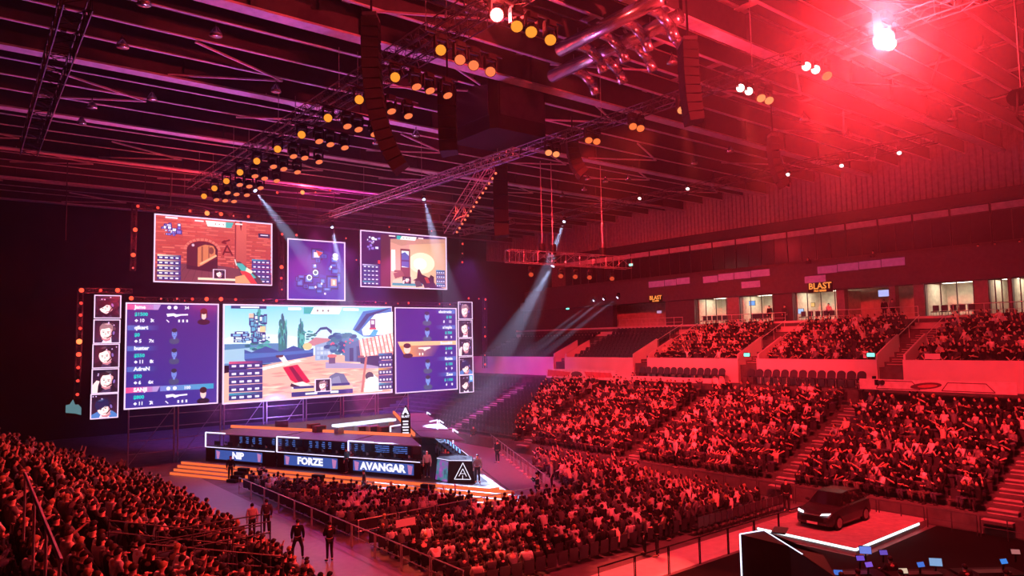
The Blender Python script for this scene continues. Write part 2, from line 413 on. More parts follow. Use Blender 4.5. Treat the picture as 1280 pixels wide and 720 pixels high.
# ================================================================== PEOPLE: skeletons
def skel(pose, rng=None):
    """Joints of an adult facing +Y, right hand at +X; seated figures have the floor under the feet at z=0."""
    J = {}
    sit = pose.startswith('sit')
    if sit:
        lean = {'sit_back': -0.10, 'sit_forward': 0.22}.get(pose, 0.0)
        hz = 0.50
        J['hip'] = V((0, 0, hz)); J['waist'] = V((0, -0.02 + lean * .3, hz + .20)); J['chest'] = V((0, -0.02 + lean * .75, hz + .42)); J['neck'] = V((0, 0.0 + lean, hz + .575))
        for s, n in ((1, 'r'), (-1, 'l')):
            J['thigh' + n] = V((.095 * s, .03, hz)); J['knee' + n] = V((.13 * s, .41, hz + .02)); J['ankle' + n] = V((.12 * s, .33, .09)); J['toe' + n] = V((.14 * s, .475, .045))
    else:
        J['hip'] = V((0, 0, .93)); J['waist'] = V((0, 0.0, 1.10)); J['chest'] = V((0, -.01, 1.31)); J['neck'] = V((0, 0, 1.475))
        st = .10 if pose != 'stand_wide' else .2
        for s, n in ((1, 'r'), (-1, 'l')):
            J['thigh' + n] = V((.09 * s, 0, .90)); J['knee' + n] = V((st * s, .03 if s > 0 else .0, .50)); J['ankle' + n] = V(((st + .01) * s, -.02, .09)); J['toe' + n] = V(((st + .05) * s, .17, .04))
    nk = J['neck']; J['head'] = nk + V((0, .035, .115)); J['top'] = nk + V((0, .02, .225))
    ch = J['chest']
    for s, n in ((1, 'r'), (-1, 'l')):
        sh = V((.185 * s, nk.y - .02, nk.z - .055)); J['sho' + n] = sh
        if pose in ('sit', 'sit_back', 'sit_forward'):
            e = sh + V((.06 * s, .10, -.26)); w = V((.11 * s, .30 + (0.05 if pose == 'sit_forward' else 0), .62))
            if pose == 'sit_forward': e = sh + V((.08 * s, .14, -.23))
        elif pose == 'sit_fold':
            e = sh + V((.07 * s, .05, -.27)); w = V((-.05 * s, e.y + .19, e.z + .06 + (.03 if s > 0 else 0)))
        elif pose == 'sit_cheer':
            e = sh + V((.14 * s, .08, .16)); w = e + V((.02 * s, .06, .25))
        elif pose == 'sit_clap':
            e = sh + V((.08 * s, .13, -.20)); w = V((.03 * s, e.y + .20, e.z + .16))
        elif pose == 'sit_point':
            if s > 0: e = sh + V((.07, .20, .10)); w = e + V((.03, .22, .14))
            else: e = sh + V((-.06, .10, -.26)); w = V((-.11, .30, .62))
        elif pose == 'sit_desk':
            e = sh + V((.07 * s, .12, -.25)); w = V((.16 * s, .42, .76))
        elif pose == 'stand_fold':
            e = sh + V((.07 * s, .03, -.28)); w = V((-.06 * s, e.y + .2, e.z + .08 + (.03 if s > 0 else 0)))
        elif pose == 'stand_hips':
            e = sh + V((.17 * s, -.06, -.24)); w = V((.17 * s, .04, 1.02))
        elif pose == 'stand_film':
            e = sh + V((.06 * s, .16, -.18)); w = V((.07 * s, e.y + .22, e.z + .17))
        elif pose == 'stand_point':
            if s > 0: e = sh + V((.22, .12, .02)); w = e + V((.24, .06, .03))
            else: e = sh + V((-.05, .02, -.29)); w = e + V((-.01, .08, -.25))
        else:
            e = sh + V((.055 * s, -.01, -.29)); w = e + V((.0 * s, .07, -.25))
        J['elb' + n] = e; J['wri' + n] = w
    return J

def skin_mesh(name, verts, edges, radii, root, sub=1):
    me = bpy.data.meshes.new(name); me.from_pydata([tuple(v) for v in verts], edges, [])
    o = bpy.data.objects.new(name, me); COL.objects.link(o)
    o.modifiers.new('skin', 'SKIN').use_smooth_shade = True
    if not me.skin_vertices: 
        bpy.context.view_layer.objects.active = o; o.select_set(True); bpy.ops.object.mode_set(mode='EDIT'); bpy.ops.object.mode_set(mode='OBJECT')
    sv = me.skin_vertices[0].data
    for i, r in enumerate(radii):
        sv[i].radius = r if isinstance(r, tuple) else (r, r); sv[i].use_root = (i == root)
    if sub: m = o.modifiers.new('sub', 'SUBSURF'); m.levels = sub; m.render_levels = sub
    bpy.context.view_layer.update()
    out = bpy.data.meshes.new_from_object(o.evaluated_get(bpy.context.evaluated_depsgraph_get()))
    bpy.data.objects.remove(o); bpy.data.meshes.remove(me); out.name = name
    out.polygons.foreach_set('use_smooth', [True] * len(out.polygons))
    return out

class Sk:
    def __init__(s): s.v, s.e, s.r = [], [], []
    def p(s, co, r, par=None):
        s.v.append(V(co)); s.r.append(r); i = len(s.v) - 1
        if par is not None: s.e.append((par, i))
        return i

def body_mesh(J, name, fingers=True):
    k = Sk(); g = lambda a, b, t: J[a].lerp(J[b], t)
    hip = k.p(J['hip'], (.135, .10)); wa = k.p(J['waist'], (.125, .09), hip); ch = k.p(J['chest'], (.15, .10), wa); nb = k.p(J['neck'], (.058, .058), ch)
    hd = k.p(J['head'] + V((0, -.01, 0)), (.072, .088), nb); k.p(J['top'] + V((0, -.02, -.06)), (.074, .09), hd)
    for n, s in (('r', 1), ('l', -1)):
        sh = k.p(J['sho' + n], .055, ch); el = k.p(J['elb' + n], .042, sh); wr = k.p(J['wri' + n], (.027, .030), el)
        d = (J['wri' + n] - J['elb' + n]).normalized(); side = d.cross(V((0, 0, 1)));
        if side.length < .2: side = V((1, 0, 0))
        side.normalize(); side *= s; dn = side.cross(d) * -s
        if dn.z > 0: dn = -dn
        pm = k.p(J['wri' + n] + d * .055 , (.036, .020), wr)
        if fingers:
            for q, L in ((-.030, .062), (-.010, .075), (.010, .070), (.029, .055)):
                kn = k.p(J['wri' + n] + d * .092 + side * q, .010, pm); mid = k.p(J['wri' + n] + d * (.092 + L * .5) + side * q * 1.1 + dn * .012, .009, kn); k.p(J['wri' + n] + d * (.092 + L * .85) + side * q * 1.1 + dn * .036, .0075, mid)
            t1 = k.p(J['wri' + n] + d * .045 - side * .045 + dn * .008, .011, pm); k.p(J['wri' + n] + d * .085 - side * .058 + dn * .022, .009, t1)
        else: k.p(J['wri' + n] + d * .13, (.03, .014), pm)
        th = k.p(J['thigh' + n], (.085, .085), hip); kn = k.p(J['knee' + n], .058, th); ak = k.p(J['ankle' + n], .038, kn); k.p(J['toe' + n], (.038, .03), ak)
    me = skin_mesh(name, k.v, k.e, k.r, hip)
    H = J['head']                                               # nose, eye hollows, chin, ears
    for v in me.vertices:
        p = v.co - H
        if abs(p.x) < .13 and abs(p.y) < .15 and -.11 < p.z < .14:
            g2 = lambda a, b, c, s: math.exp(-((p.x - a) ** 2 + (p.y - b) ** 2 + (p.z - c) ** 2) / (2 * s * s))
            v.co.y += .030 * g2(0, .085, .0, .022) + .014 * g2(0, .075, -.075, .03) - .012 * (g2(.032, .08, .025, .018) + g2(-.032, .08, .025, .018))
            v.co.x += .022 * (g2(.07, -.01, .005, .022) - g2(-.07, -.01, .005, .022))
    return me

def shirt_mesh(J, name, sleeve=1.0, wide=1.0):
    k = Sk(); a = .016 * wide
    hp = k.p(J['hip'] + V((0, 0, .015)), (.155 + a, .115 + a)); wa = k.p(J['waist'], (.145 + a, .108 + a), hp); ch = k.p(J['chest'], (.165 + a, .115 + a), wa); k.p(J['neck'] + V((0, 0, -.02)), (.07, .07), ch)
    for n in 'rl':
        sh = k.p(J['sho' + n], .068 + a, ch); el = k.p(J['sho' + n].lerp(J['elb' + n], min(1, sleeve * 2)), .053 + a, sh)
        if sleeve > .6: k.p(J['elb' + n].lerp(J['wri' + n], .93), .038 + a * .6, el)
    return skin_mesh(name, k.v, k.e, k.r, hp)
def trouser_mesh(J, name):
    k = Sk(); hp = k.p(J['hip'], (.15, .115))
    for n in 'rl':
        th = k.p(J['thigh' + n], .098, hp); kn = k.p(J['knee' + n], .071, th); k.p(J['knee' + n].lerp(J['ankle' + n], .93), .055, kn)
    return skin_mesh(name, k.v, k.e, k.r, hp)
def shoe_mesh(J, name, n):
    k = Sk(); a = k.p(J['ankle' + n] + V((0, -.03, -.025)), (.044, .040)); b = k.p(J['ankle' + n].lerp(J['toe' + n], .5) + V((0, 0, -.01)), (.046, .036), a); k.p(J['toe' + n], (.042, .028), b)
    return skin_mesh(name, k.v, k.e, k.r, 0, 1)
def hair_mesh(J, name, style):
    H = J['head']; mb = MB(); n, k = 12, 8
    P, F = [], []
    for j in range(k + 1):
        t = PI * j / k
        for i in range(n):
            a = 2 * PI * i / n; x, y, z = math.sin(t) * math.cos(a), math.sin(t) * math.sin(a), math.cos(t)
            back = max(0.0, -y)
            lim = {'short': -.15 + 0.75 * max(0, y) - .35 * back, 'crop': .05 + .6 * max(0, y) - .25 * back, 'long': -.35 + .95 * max(0, y) - .4 * back, 'bun': -.1 + .7 * max(0, y) - .3 * back}[style]
            z2 = max(z, lim)
            r = {'short': 1.0, 'crop': .95, 'long': 1.06, 'bun': .98}[style]
            P.append((H.x + x * .090 * r, H.y - .012 + y * .108 * r, H.z + .032 + z2 * .112 * r))
    for j in range(k):
        for i in range(n): F.append((j * n + i, (j + 1) * n + i, (j + 1) * n + (i + 1) % n, j * n + (i + 1) % n))
    mb.add(P, F)
    if style == 'long':
        mb.ball((H.x, H.y - .085, H.z - .07), (.085, .045, .15), 8, 6)
    if style == 'bun': mb.ball((H.x, H.y - .10, H.z + .10), .045, 8, 6)
    return mb.mesh(name, M_HAIR, smooth=True)

M_CLOTH = omat('clothing_fabric', 0.85, 40, 0.4); M_SKIN = omat('skin', 0.5, 60, 0.1); M_HAIR = omat('hair', 0.55, 80, 0.5)
for _m in (M_CLOTH, M_SKIN, M_HAIR): pass
PROTO = {}
def proto(pose, style, sleeve):
    """Shared meshes of one figure: body plus what it wears."""
    key = (pose, style, sleeve)
    if key in PROTO: return PROTO[key]
    J = skel(pose); P = []
    def sub(kind, make, m):
        k2 = (pose, kind)
        if k2 not in PROTO:
            me = make(); me.materials.clear(); me.materials.append(m); PROTO[k2] = me
        return PROTO[k2]
    P.append(('body', sub('body', lambda: body_mesh(J, 'person_body'), M_SKIN)))
    P.append(('shirt', sub('shirt%d' % sleeve, lambda: shirt_mesh(J, 'shirt', 1.0 if sleeve else .38), M_CLOTH)))
    P.append(('trousers', sub('trousers', lambda: trouser_mesh(J, 'trousers'), M_CLOTH)))
    P.append(('hair', sub('hair' + style, lambda: hair_mesh(J, 'hair', style), M_HAIR)))
    P.append(('shoe', sub('shoer', lambda: shoe_mesh(J, 'shoe', 'r'), M_CLOTH)))
    P.append(('shoe', sub('shoel', lambda: shoe_mesh(J, 'shoe', 'l'), M_CLOTH)))
    PROTO[key] = P
    return P

TOPS = {'black': (.012, .012, .013), 'charcoal': (.05, .05, .055), 'dark grey': (.07, .07, .075), 'grey': (.18, .18, .19), 'pale grey': (.48, .48, .49), 'white': (.80, .79, .77), 'cream': (.70, .62, .5)}
HAIRC = {'dark': (.015, .012, .010), 'brown': (.05, .028, .016), 'fair': (.40, .27, .13)}
SKINC = [(.62, .42, .33), (.55, .36, .27), (.70, .50, .40), (.42, .26, .18)]
def person(pose, loc, face, top, label, group=None, hair='dark', style='short', sleeve=1, legs=(.03, .03, .04), skin=None, size=1.0, extra=None):
    """face: heading in radians of the way the person looks (0 = +X)."""
    o = thing('person', label, 'person', loc, face - PI / 2, group); o.scale = (size,) * 3
    sk = skin or SKINC[0]; tc = TOPS[top] if isinstance(top, str) else top
    cols = {'body': sk, 'shirt': tc, 'trousers': legs, 'hair': HAIRC[hair], 'shoe': (.04, .04, .04)}
    for n, me in proto(pose, style, sleeve):
        c = bpy.data.objects.new(n, me); COL.objects.link(c); c.parent = o; c.color = (*cols[n], 1)
    return o

# ---- low-detail seated or standing figure for the uncountable crowd
def low_person(pose, style, sides=5):
    J = skel(pose); vs, fs, tg = [], [], []
    def tube(a, b, ra, rb, t, n=sides):
        m = MB(); m.tube(a, b, ra, rb, n); b0 = len(vs); vs.extend(m.v); fs.extend(tuple(i + b0 for i in f) for f in m.f); tg.extend([t] * len(m.v))
    def ball(c, r, t, n=6, k=5):
        m = MB(); m.ball(c, r, n, k); b0 = len(vs); vs.extend(m.v); fs.extend(tuple(i + b0 for i in f) for f in m.f); tg.extend([t] * len(m.v))
    m = MB(); rings = [(J['hip'], .165, .125), (J['waist'], .155, .115), (J['chest'], .19, .125), (J['neck'] + V((0, 0, -.05)), .17, .09), (J['neck'] + V((0, 0, .01)), .06, .06)]
    P = []
    for c, rx, ry in rings:
        for i in range(8): a = 2 * PI * i / 8; P.append((c.x + rx * math.cos(a), c.y + ry * math.sin(a), c.z))
    b0 = len(vs); vs.extend(P); fs.extend((b0 + j * 8 + i, b0 + j * 8 + (i + 1) % 8, b0 + (j + 1) * 8 + (i + 1) % 8, b0 + (j + 1) * 8 + i) for j in range(4) for i in range(8)); tg.extend([1] * len(P))
    tube(J['neck'] + V((0, 0, -.02)), J['head'], .05, .05, 0)
    ball(J['head'] + V((0, .012, .0)), (.078, .09, .115), 0, 8, 6)
    ball(J['head'] + V((0, -.018, .035)), (.088, .095, .10), 3, 7, 5)
    if style == 'long': ball(J['head'] + V((0, -.07, -.06)), (.08, .05, .14), 3)
    ball(J['head'] + V((0, .105, -.012)), (.018, .022, .028), 0, 5, 4)
    for n in 'rl':
        ball(J['sho' + n], (.07, .07, .066), 1, 6, 4); ball(J['elb' + n], .05, 1 if style != 'tee' else 0, 5, 4); ball(J['knee' + n], .074, 2, 5, 4)
        tube(J['sho' + n], J['elb' + n], .062, .05, 1); tube(J['elb' + n], J['wri' + n], .048, .034, 1 if style != 'tee' else 0)
        d = (J['wri' + n] - J['elb' + n]).normalized(); tube(J['wri' + n], J['wri' + n] + d * .15, .036, .03, 0, 4)
        tube(J['thigh' + n], J['knee' + n], .10, .072, 2); tube(J['knee' + n], J['ankle' + n], .07, .05, 2); tube(J['ankle' + n] + V((0, -.05, -.04)), J['toe' + n], .05, .04, 4, 4)
    return (np.array([tuple(v) for v in vs], dtype=np.float32), fs, np.array(tg))
# ================================================================== SEATS AND SPECTATORS
STAGE_C = V((26.0, 50.0, 0))
AXX = 26.0                                                   # the stage is mirrored about this line
APEX_Y, BACK_Y = 32.5, 58.6
HALF = 12.3
def stage_half(y): return 0.4 + (y - APEX_Y) * HALF / (BACK_Y - APEX_Y)      # half width of the stage foot at y
def turn(x, y, base, k):
    t = math.atan2(STAGE_C.y - y, STAGE_C.x - x); d = (t - base + PI) % (2 * PI) - PI
    return base + d * k
seats = []                                                   # (zone, block, row, seat, x, y, z, heading)
def add_seat(zone, blk, row, n, x, y, z, base, k=0.45):
    seats.append((zone, blk, row, n, x, y, z, turn(x, y, base, k)))
SEATW = 0.56
NST = (12.6, 23.6, 35.2)
def near_ok(x, y):
    if x < 1.3 and y < 18.5: return False                    # landing behind the hand rail
    if 4.2 < x < 8.6 and 21.9 < y < 25.6: return False         # way out through the stand
    return all(abs(y - s) > 0.75 for s in NST)
for r in range(NROWS):
    x = NX0 - ROWD * r - 0.64; z = NZ0 + ROWH * r; y = 7.0; n = 0; pb = 0
    while y < 48.2 + 0.42 * r:
        b = sum(1 for s in NST if y > s)
        if b != pb: n = 0; pb = b
        if near_ok(x, y): n += 1; add_seat('near', b, r + 1, n, x, y, z, 0.0)
        y += SEATW
FARL = (8.0, 57.5); FARU = (9.0, 46.2)
for zone, x0, z0, rows, (ya, yb) in (('lower', LX0, LZ0, LROWS, FARL), ('upper', UX0, UZ0, UROWS, FARU)):
    for r in range(rows):
        x = x0 + ROWD * r + 0.64; z = z0 + ROWH * r; y = ya; n = 0; pb = 0
        lim = (49.5 + 0.55 * r) if zone == 'lower' else yb
        while y < lim:
            b = sum(1 for s in STAIRS_Y if y > s)
            if b != pb: n = 0; pb = b
            if all(abs(y - s) > (0.85 if zone == 'lower' else 1.4) for s in STAIRS_Y) and not (zone == 'lower' and 13 < y < 23.6 and r > 10):
                n += 1; add_seat(zone, b, r + 1, n, x, y, z, PI)
            y += SEATW
for r in range(10):                                          # floor block between barrier and walkway
    y = 31.0 - 0.92 * r; x = 16.2; n = 0
    while x < 35.6:
        n += 1; add_seat('back', 0, r + 1, n, x, y, 0.0, PI / 2, 0.8); x += 0.60
for r in range(24):                                          # floor block along the left flank of the stage
    y = 33.4 + 0.92 * r; x = 16.2; n = 0
    while x < AXX - stage_half(y) - 1.7:
        n += 1; add_seat('front', 0, r + 1, n, x, y, 0.0, PI / 2, 0.7); x += 0.60
for r in range(22):                                          # floor block right of the railing
    y = 33.0 + 0.92 * r; x = AXX + stage_half(y) + 4.9; n = 0
    while x < 37.0:
        n += 1; add_seat('flank', 0, r + 1, n, x, y, 0.0, PI / 2, 0.7); x += 0.60
RD.seed(21)
EMPTY_RATE = {'near': .05, 'lower': .10, 'upper': .10, 'back': .04, 'front': .05, 'flank': .06}
taken = [s for s in seats if RD.random() > EMPTY_RATE[s[0]]]
def in_view(s, m=6):
    px, py, k = pix((s[4], s[5], s[6] + 1.1)); return k > 0 and -m < px < 1280 + m and 0 < py < 720 + m
def in_view_wide(s): return in_view(s, 420)
vis = [s for s in taken if in_view(s)]
vis.sort(key=lambda s: (V((s[4], s[5], s[6] + 1)) - CAM).length)
N_IND = 224
solo = vis[:N_IND]; solo_set = set(solo)
POSES = ['sit', 'sit_back', 'sit_forward', 'sit_fold', 'sit_clap', 'sit', 'sit_cheer', 'sit_point']
POSEW = {'sit': 'watching', 'sit_back': 'slouching', 'sit_forward': 'leaning', 'sit_fold': 'folding arms', 'sit_clap': 'clapping', 'sit_cheer': 'cheering', 'sit_point': 'pointing'}
TOPW = ['black'] * 9 + ['charcoal'] * 5 + ['dark grey'] * 3 + ['grey'] * 2 + ['pale grey'] * 2 + ['white'] * 2 + ['cream']
BLK = ['nearest', 'second', 'third', 'farthest']
GRP = {'near': 'spectators seated in the near stand', 'back': 'spectators on the floor behind the barrier', 'front': 'spectators on the floor beside the stage', 'lower': 'spectators in the far lower stand', 'upper': 'spectators in the far upper stand', 'flank': 'spectators beyond the stage'}
used_labels = set()
for zone, blk, row, n, x, y, z, h in solo:
    pose = RD.choices(POSES, [5, 3, 4, 3, 3, 3, .35, .35])[0]; top = RD.choice(TOPW); hc = RD.choices(['dark', 'brown', 'fair'], [6, 3, 1.3])[0]
    style = RD.choices(['short', 'crop', 'long', 'bun'], [6, 3, 2, .5])[0]
    if zone == 'near': where = f"{ordn(n)} seat, {ordn(row)} row, near stand's {BLK[blk]} block"
    elif zone == 'back': where = f"{ordn(n)} seat, {ordn(row)} floor row behind the barrier"
    elif zone == 'front': where = f"{ordn(n)} seat, {ordn(row)} floor row beside the stage"
    else: where = f"{ordn(n)} seat, {ordn(row)} row, far {zone} stand"
    lab = f"{hc}-haired person in {top} top {POSEW[pose]}, {where}"
    o = person(pose, (x, y, z + 0.012), h + RD.uniform(-.2, .2), top, lab, GRP[zone], hc, style, RD.choice((0, 1, 1)), RD.choice([(.02, .02, .025), (.05, .06, .09), (.10, .09, .08)]), RD.choice(SKINC), RD.uniform(.93, 1.05))
# the crowd nobody could count one by one: the farther rows
RD.seed(33); nrng = np.random.default_rng(4)
LOWV = [low_person(p, st) for p in ('sit', 'sit_back', 'sit_forward', 'sit_fold', 'sit_clap') for st in ('short', 'long', 'tee')] + [low_person('sit_cheer', 'tee')]
LOWW = [4, 1, 3] * 5 + [1.2]
def build_crowd(name, lst, label):
    VS, FS, CS = [], [], []; base = 0
    for zone, blk, row, n, x, y, z, h in lst:
        vs, fs, tg = RD.choices(LOWV, LOWW)[0]
        a = h + RD.uniform(-.25, .25) - PI / 2; s = RD.uniform(.93, 1.07); c, d = math.cos(a) * s, math.sin(a) * s
        W = np.empty_like(vs); W[:, 0] = vs[:, 0] * c - vs[:, 1] * d + x + RD.uniform(-.05, .05); W[:, 1] = vs[:, 0] * d + vs[:, 1] * c + y; W[:, 2] = vs[:, 2] * s + z + 0.012
        VS.append(W); FS.extend(tuple(i + base for i in f) for f in fs); base += len(vs)
        pal = np.array([RD.choice(SKINC), TOPS[RD.choice(TOPW)], RD.choice([(.02, .02, .025), (.05, .06, .09), (.10, .09, .08)]), HAIRC[RD.choices(['dark', 'brown', 'fair'], [6, 3, 1.3])[0]], (.04, .04, .04)], dtype=np.float32)
        CS.append(pal[tg])
    me = bpy.data.meshes.new(name); me.from_pydata(np.concatenate(VS), [], FS); me.update()
    ca = me.color_attributes.new('Col', 'FLOAT_COLOR', 'POINT'); C4 = np.ones((base, 4), dtype=np.float32); C4[:, :3] = np.concatenate(CS); ca.data.foreach_set('color', C4.ravel())
    me.polygons.foreach_set('use_smooth', [True] * len(me.polygons))
    me.materials.append(vmat('crowd_clothes_and_skin', rough=.75))
    o = bpy.data.objects.new(name, me); COL.objects.link(o); return tag(o, label, 'crowd', None, 'stuff')
rest = [s for s in taken if s not in solo_set and in_view_wide(s)]
build_crowd('crowd', rest, 'packed crowd of seated spectators filling the far stands and the arena floor')

# ---- chairs
def seat_parts(style):
    P = []
    if style == 'tip':
        P.append(('seat', MB().slab([(-.22, .02, .42), (.22, .02, .42), (.20, .42, .45), (-.20, .42, .45)], (0, 0, .06)).mesh('seat', M_SEAT)))
        m = MB(); n = 8
        out = [(-.22, -.02, .44), (.22, -.02, .44), (.22, -.08, .68)] + [(.22 * math.cos(PI * i / n), -.09 - .02 * math.sin(PI * i / n), .70 + .18 * math.sin(PI * i / n)) for i in range(n + 1)][0:] + [(-.22, -.08, .68)]
        P.append(('backrest', m.slab(out, (0, -.05, 0)).mesh('backrest', M_SEAT)))
        P.append(('seat_bracket', MB().bar((-.2, .0, 0.005), (-.2, .0, .46), .04, .05, up=(0, 1, 0)).bar((.2, 0, .005), (.2, 0, .46), .04, .05, up=(0, 1, 0)).mesh('seat_bracket', M_DARK)))
    else:
        P.append(('seat', MB().box((0, .2, .45), (.44, .42, .07), bev=.08).mesh('seat', M_SEAT)))
        P.append(('backrest', MB().box((0, -.04, .72), (.43, .05, .42), bev=.02).mesh('backrest', M_SEAT)))
        for sx in (-.19, .19):
            P.append(('leg', MB().tube((sx, .38, .005), (sx * .95, .36, .43), .013).mesh('leg', M_DARK)))
            P.append(('leg', MB().tube((sx, -.06, .005), (sx, -.04, .72), .013).mesh('leg', M_DARK)))
    return P
CHP = {k: seat_parts(k) for k in ('tip', 'stack')}
def chair(style, x, y, z, h, label, group, s=1.0):
    o = thing('tip_up_seat' if style == 'tip' else 'stacking_chair', label, 'chair', (x, y, z), h - PI / 2, group); o.scale = (s,) * 3
    for n, me in CHP[style]:
        c = bpy.data.objects.new(n, me); COL.objects.link(c); c.parent = o
    return o
for r in range(UROWS):                                       # the empty block of the upper tier
    n = 0; y = 48.3 + .28
    while y < 57.4:
        n += 1; chair('tip', UX0 + ROWD * r + .60, y, UZ0 + ROWH * r + .004, PI, f"empty dark tip-up seat, {ordn(n)} from the stairway, {ordn(r + 1)} row of the vacant upper block", 'empty seats of the vacant upper block'); y += .56
for k, (ya, yb) in enumerate(((36.5, 46.0), (24.7, 34.4))):
    for i in range(13):
        chair('tip', PLX + 1.0, ya + .35 + (yb - ya - .7) * i / 12, PLZ + .0, PI, f"large round-backed dark seat, {ordn(i + 1)} from the stairs, under the {'middle' if k == 0 else 'right-hand'} concourse wall", 'round-backed seats along the concourse wall', 1.45)
for i in range(15):
    p = Gz(846 + 100 * i / 14.0, 664 - 29 * i / 14.0, 0)
    chair('stack', p.x, 21.85, .004, PI / 2, f"empty black stacking chair in the last floor row, {ordn(i + 1)} along the walkway", 'empty chairs beside the walkway')
# seats under the crowd and in the dark far end: too many and too hidden to count
mb = MB()
def low_seat(mb, x, y, z, h):
    c, s = math.cos(h), math.sin(h); f = lambda a, b, q: (x + a * c - b * s, y + a * s + b * c, z + q)
    mb.add([f(-.14, -.22, .30), f(.20, -.2, .315), f(.20, .2, .315), f(-.14, .22, .30), f(-.29, -.22, .84), f(-.29, .22, .84), f(-.32, -.22, .84), f(-.32, .22, .84), f(-.25, -.22, .27), f(-.25, .22, .27)], [(0, 1, 2, 3), (9, 8, 4, 5), (4, 6, 7, 5), (6, 8, 9, 7)])
for s in seats:
    if in_view(s, 60): low_seat(mb, s[4], s[5], s[6], s[7] if s[0] in ('back', 'front', 'flank') else (0 if s[0] == 'near' else PI))
for r in range(LROWS):
    y = 50.0 + .55 * r
    while y < (63.6 if r < 9 else 74):
        if all(abs(y - q) > .85 for q in STAIRS_Y): low_seat(mb, LX0 + ROWD * r + .64, y, LZ0 + ROWH * r, PI)
        y += .56
for r in range(UROWS):
    y = 60.3
    while y < 74: low_seat(mb, UX0 + ROWD * r + .64, y, UZ0 + ROWH * r, PI); y += .56
o = mb.build('stand_seating', M_SEAT); tag(o, 'rows of dark seats under the crowd and at the unlit end of the stands', 'seating', None, 'stuff')
# ================================================================== LED SCREENS above the stage
SY = 63.7
M_PIX = vmat('led_screen_pixels', True, s=1.4)
M_CAB = mat('screen_cabinet', (0.02, 0.02, 0.022), 0.6)
M_EDGE = emat('lit_screen_edge', sr(250, 214, 250), 1.25)
M_TXW = emat('white_screen_lettering', sr(240, 236, 255), 1.25)
M_TXC = emat('cyan_screen_lettering', sr(40, 210, 205), 1.2)
M_TXD = emat('dark_screen_lettering', sr(70, 20, 30), 1.0)
class Paint:
    """Flat picture made of coloured shapes; u to the right, v downward, both 0..1."""
    def __init__(s, w, h): s.w, s.h = w, h; s.v, s.f, s.c = [], [], []; s.L = 0
    def grad(s, pts, cols):
        b = len(s.v); s.L += 1
        for (u, v), c in zip(pts, cols):
            u, v = min(1, max(0, u)), min(1, max(0, v)); s.v.append((u * s.w, -0.0012 * s.L, (1 - v) * s.h)); s.c.append((*sr(*c), 1))
        s.f.append(tuple(range(b, b + len(pts)))); return s
    def poly(s, pts, c): return s.grad(pts, [c] * len(pts))
    def rect(s, u0, v0, u1, v1, c, c2=None, horiz=False):
        c2 = c2 or c; return s.grad([(u0, v1), (u1, v1), (u1, v0), (u0, v0)], [c, c2, c2, c] if horiz else [c2, c2, c, c])
    def ell(s, u, v, a, b, c, n=14): return s.poly([(u + a * math.cos(2 * PI * i / n), v + b * math.sin(2 * PI * i / n)) for i in range(n)], c)
    def line(s, u0, v0, u1, v1, t, c):
        du, dv = (u1 - u0) * s.w, (v1 - v0) * s.h; L = math.hypot(du, dv) or 1; nu, nv = -dv / L * t / s.w, du / L * t / s.h
        return s.poly([(u0 + nu, v0 + nv), (u1 + nu, v1 + nv), (u1 - nu, v1 - nv), (u0 - nu, v0 - nv)], c)
    def mesh(s, name):
        me = bpy.data.meshes.new(name); me.from_pydata(s.v, [], s.f); me.update()
        ca = me.color_attributes.new('Col', 'FLOAT_COLOR', 'POINT'); ca.data.foreach_set('color', [q for c in s.c for q in c]); me.materials.append(M_PIX); return me

def fix_winding(me):
    import bmesh
    bm = bmesh.new(); bm.from_mesh(me)
    for f in bm.faces:
        if f.normal.y > 0: f.normal_flip()
    bm.to_mesh(me); bm.free()

def screen(name, label, cat, TL, TR, BR, BL, draw, group=None, edge=0.10, gap=0.0):
    a, b, c, d = (Gy(p[0], p[1], SY) for p in (TL, TR, BR, BL))
    x0, x1 = (a.x + d.x) / 2, (b.x + c.x) / 2; z0, z1 = (c.z + d.z) / 2, (a.z + b.z) / 2
    W, H = x1 - x0, z1 - z0
    o = thing(name, label, cat, (x0, SY, z0), 0, group)
    MB().box((W / 2, 0.16, H / 2), (W, 0.26, H)).build('cabinet', M_CAB, o)
    p = Paint(W, H); draw(p, o)
    me = p.mesh('display'); fix_winding(me)
    s = bpy.data.objects.new('display', me); COL.objects.link(s); s.parent = o
    e = edge; yb = -0.06
    fr = MB().box((W / 2, yb, -e / 2), (W + 2 * e, .06, e)).box((W / 2, yb, H + e / 2), (W + 2 * e, .06, e)).box((-e / 2, yb, H / 2), (e, .06, H)).box((W + e / 2, yb, H / 2), (e, .06, H))
    fr.build('frame', M_EDGE, o)
    return o
def stext(o, p, body, size, u, v, m, align='LEFT', bold=0.012, sx=1.0):
    p.L += 1; t = text('lettering', body, size, m, (u * p.w, -0.0012 * p.L - .006, (1 - v) * p.h), (1, 0, 0), (0, 0, 1), o, align, 0.003, sx, bold, world=False)
    return t

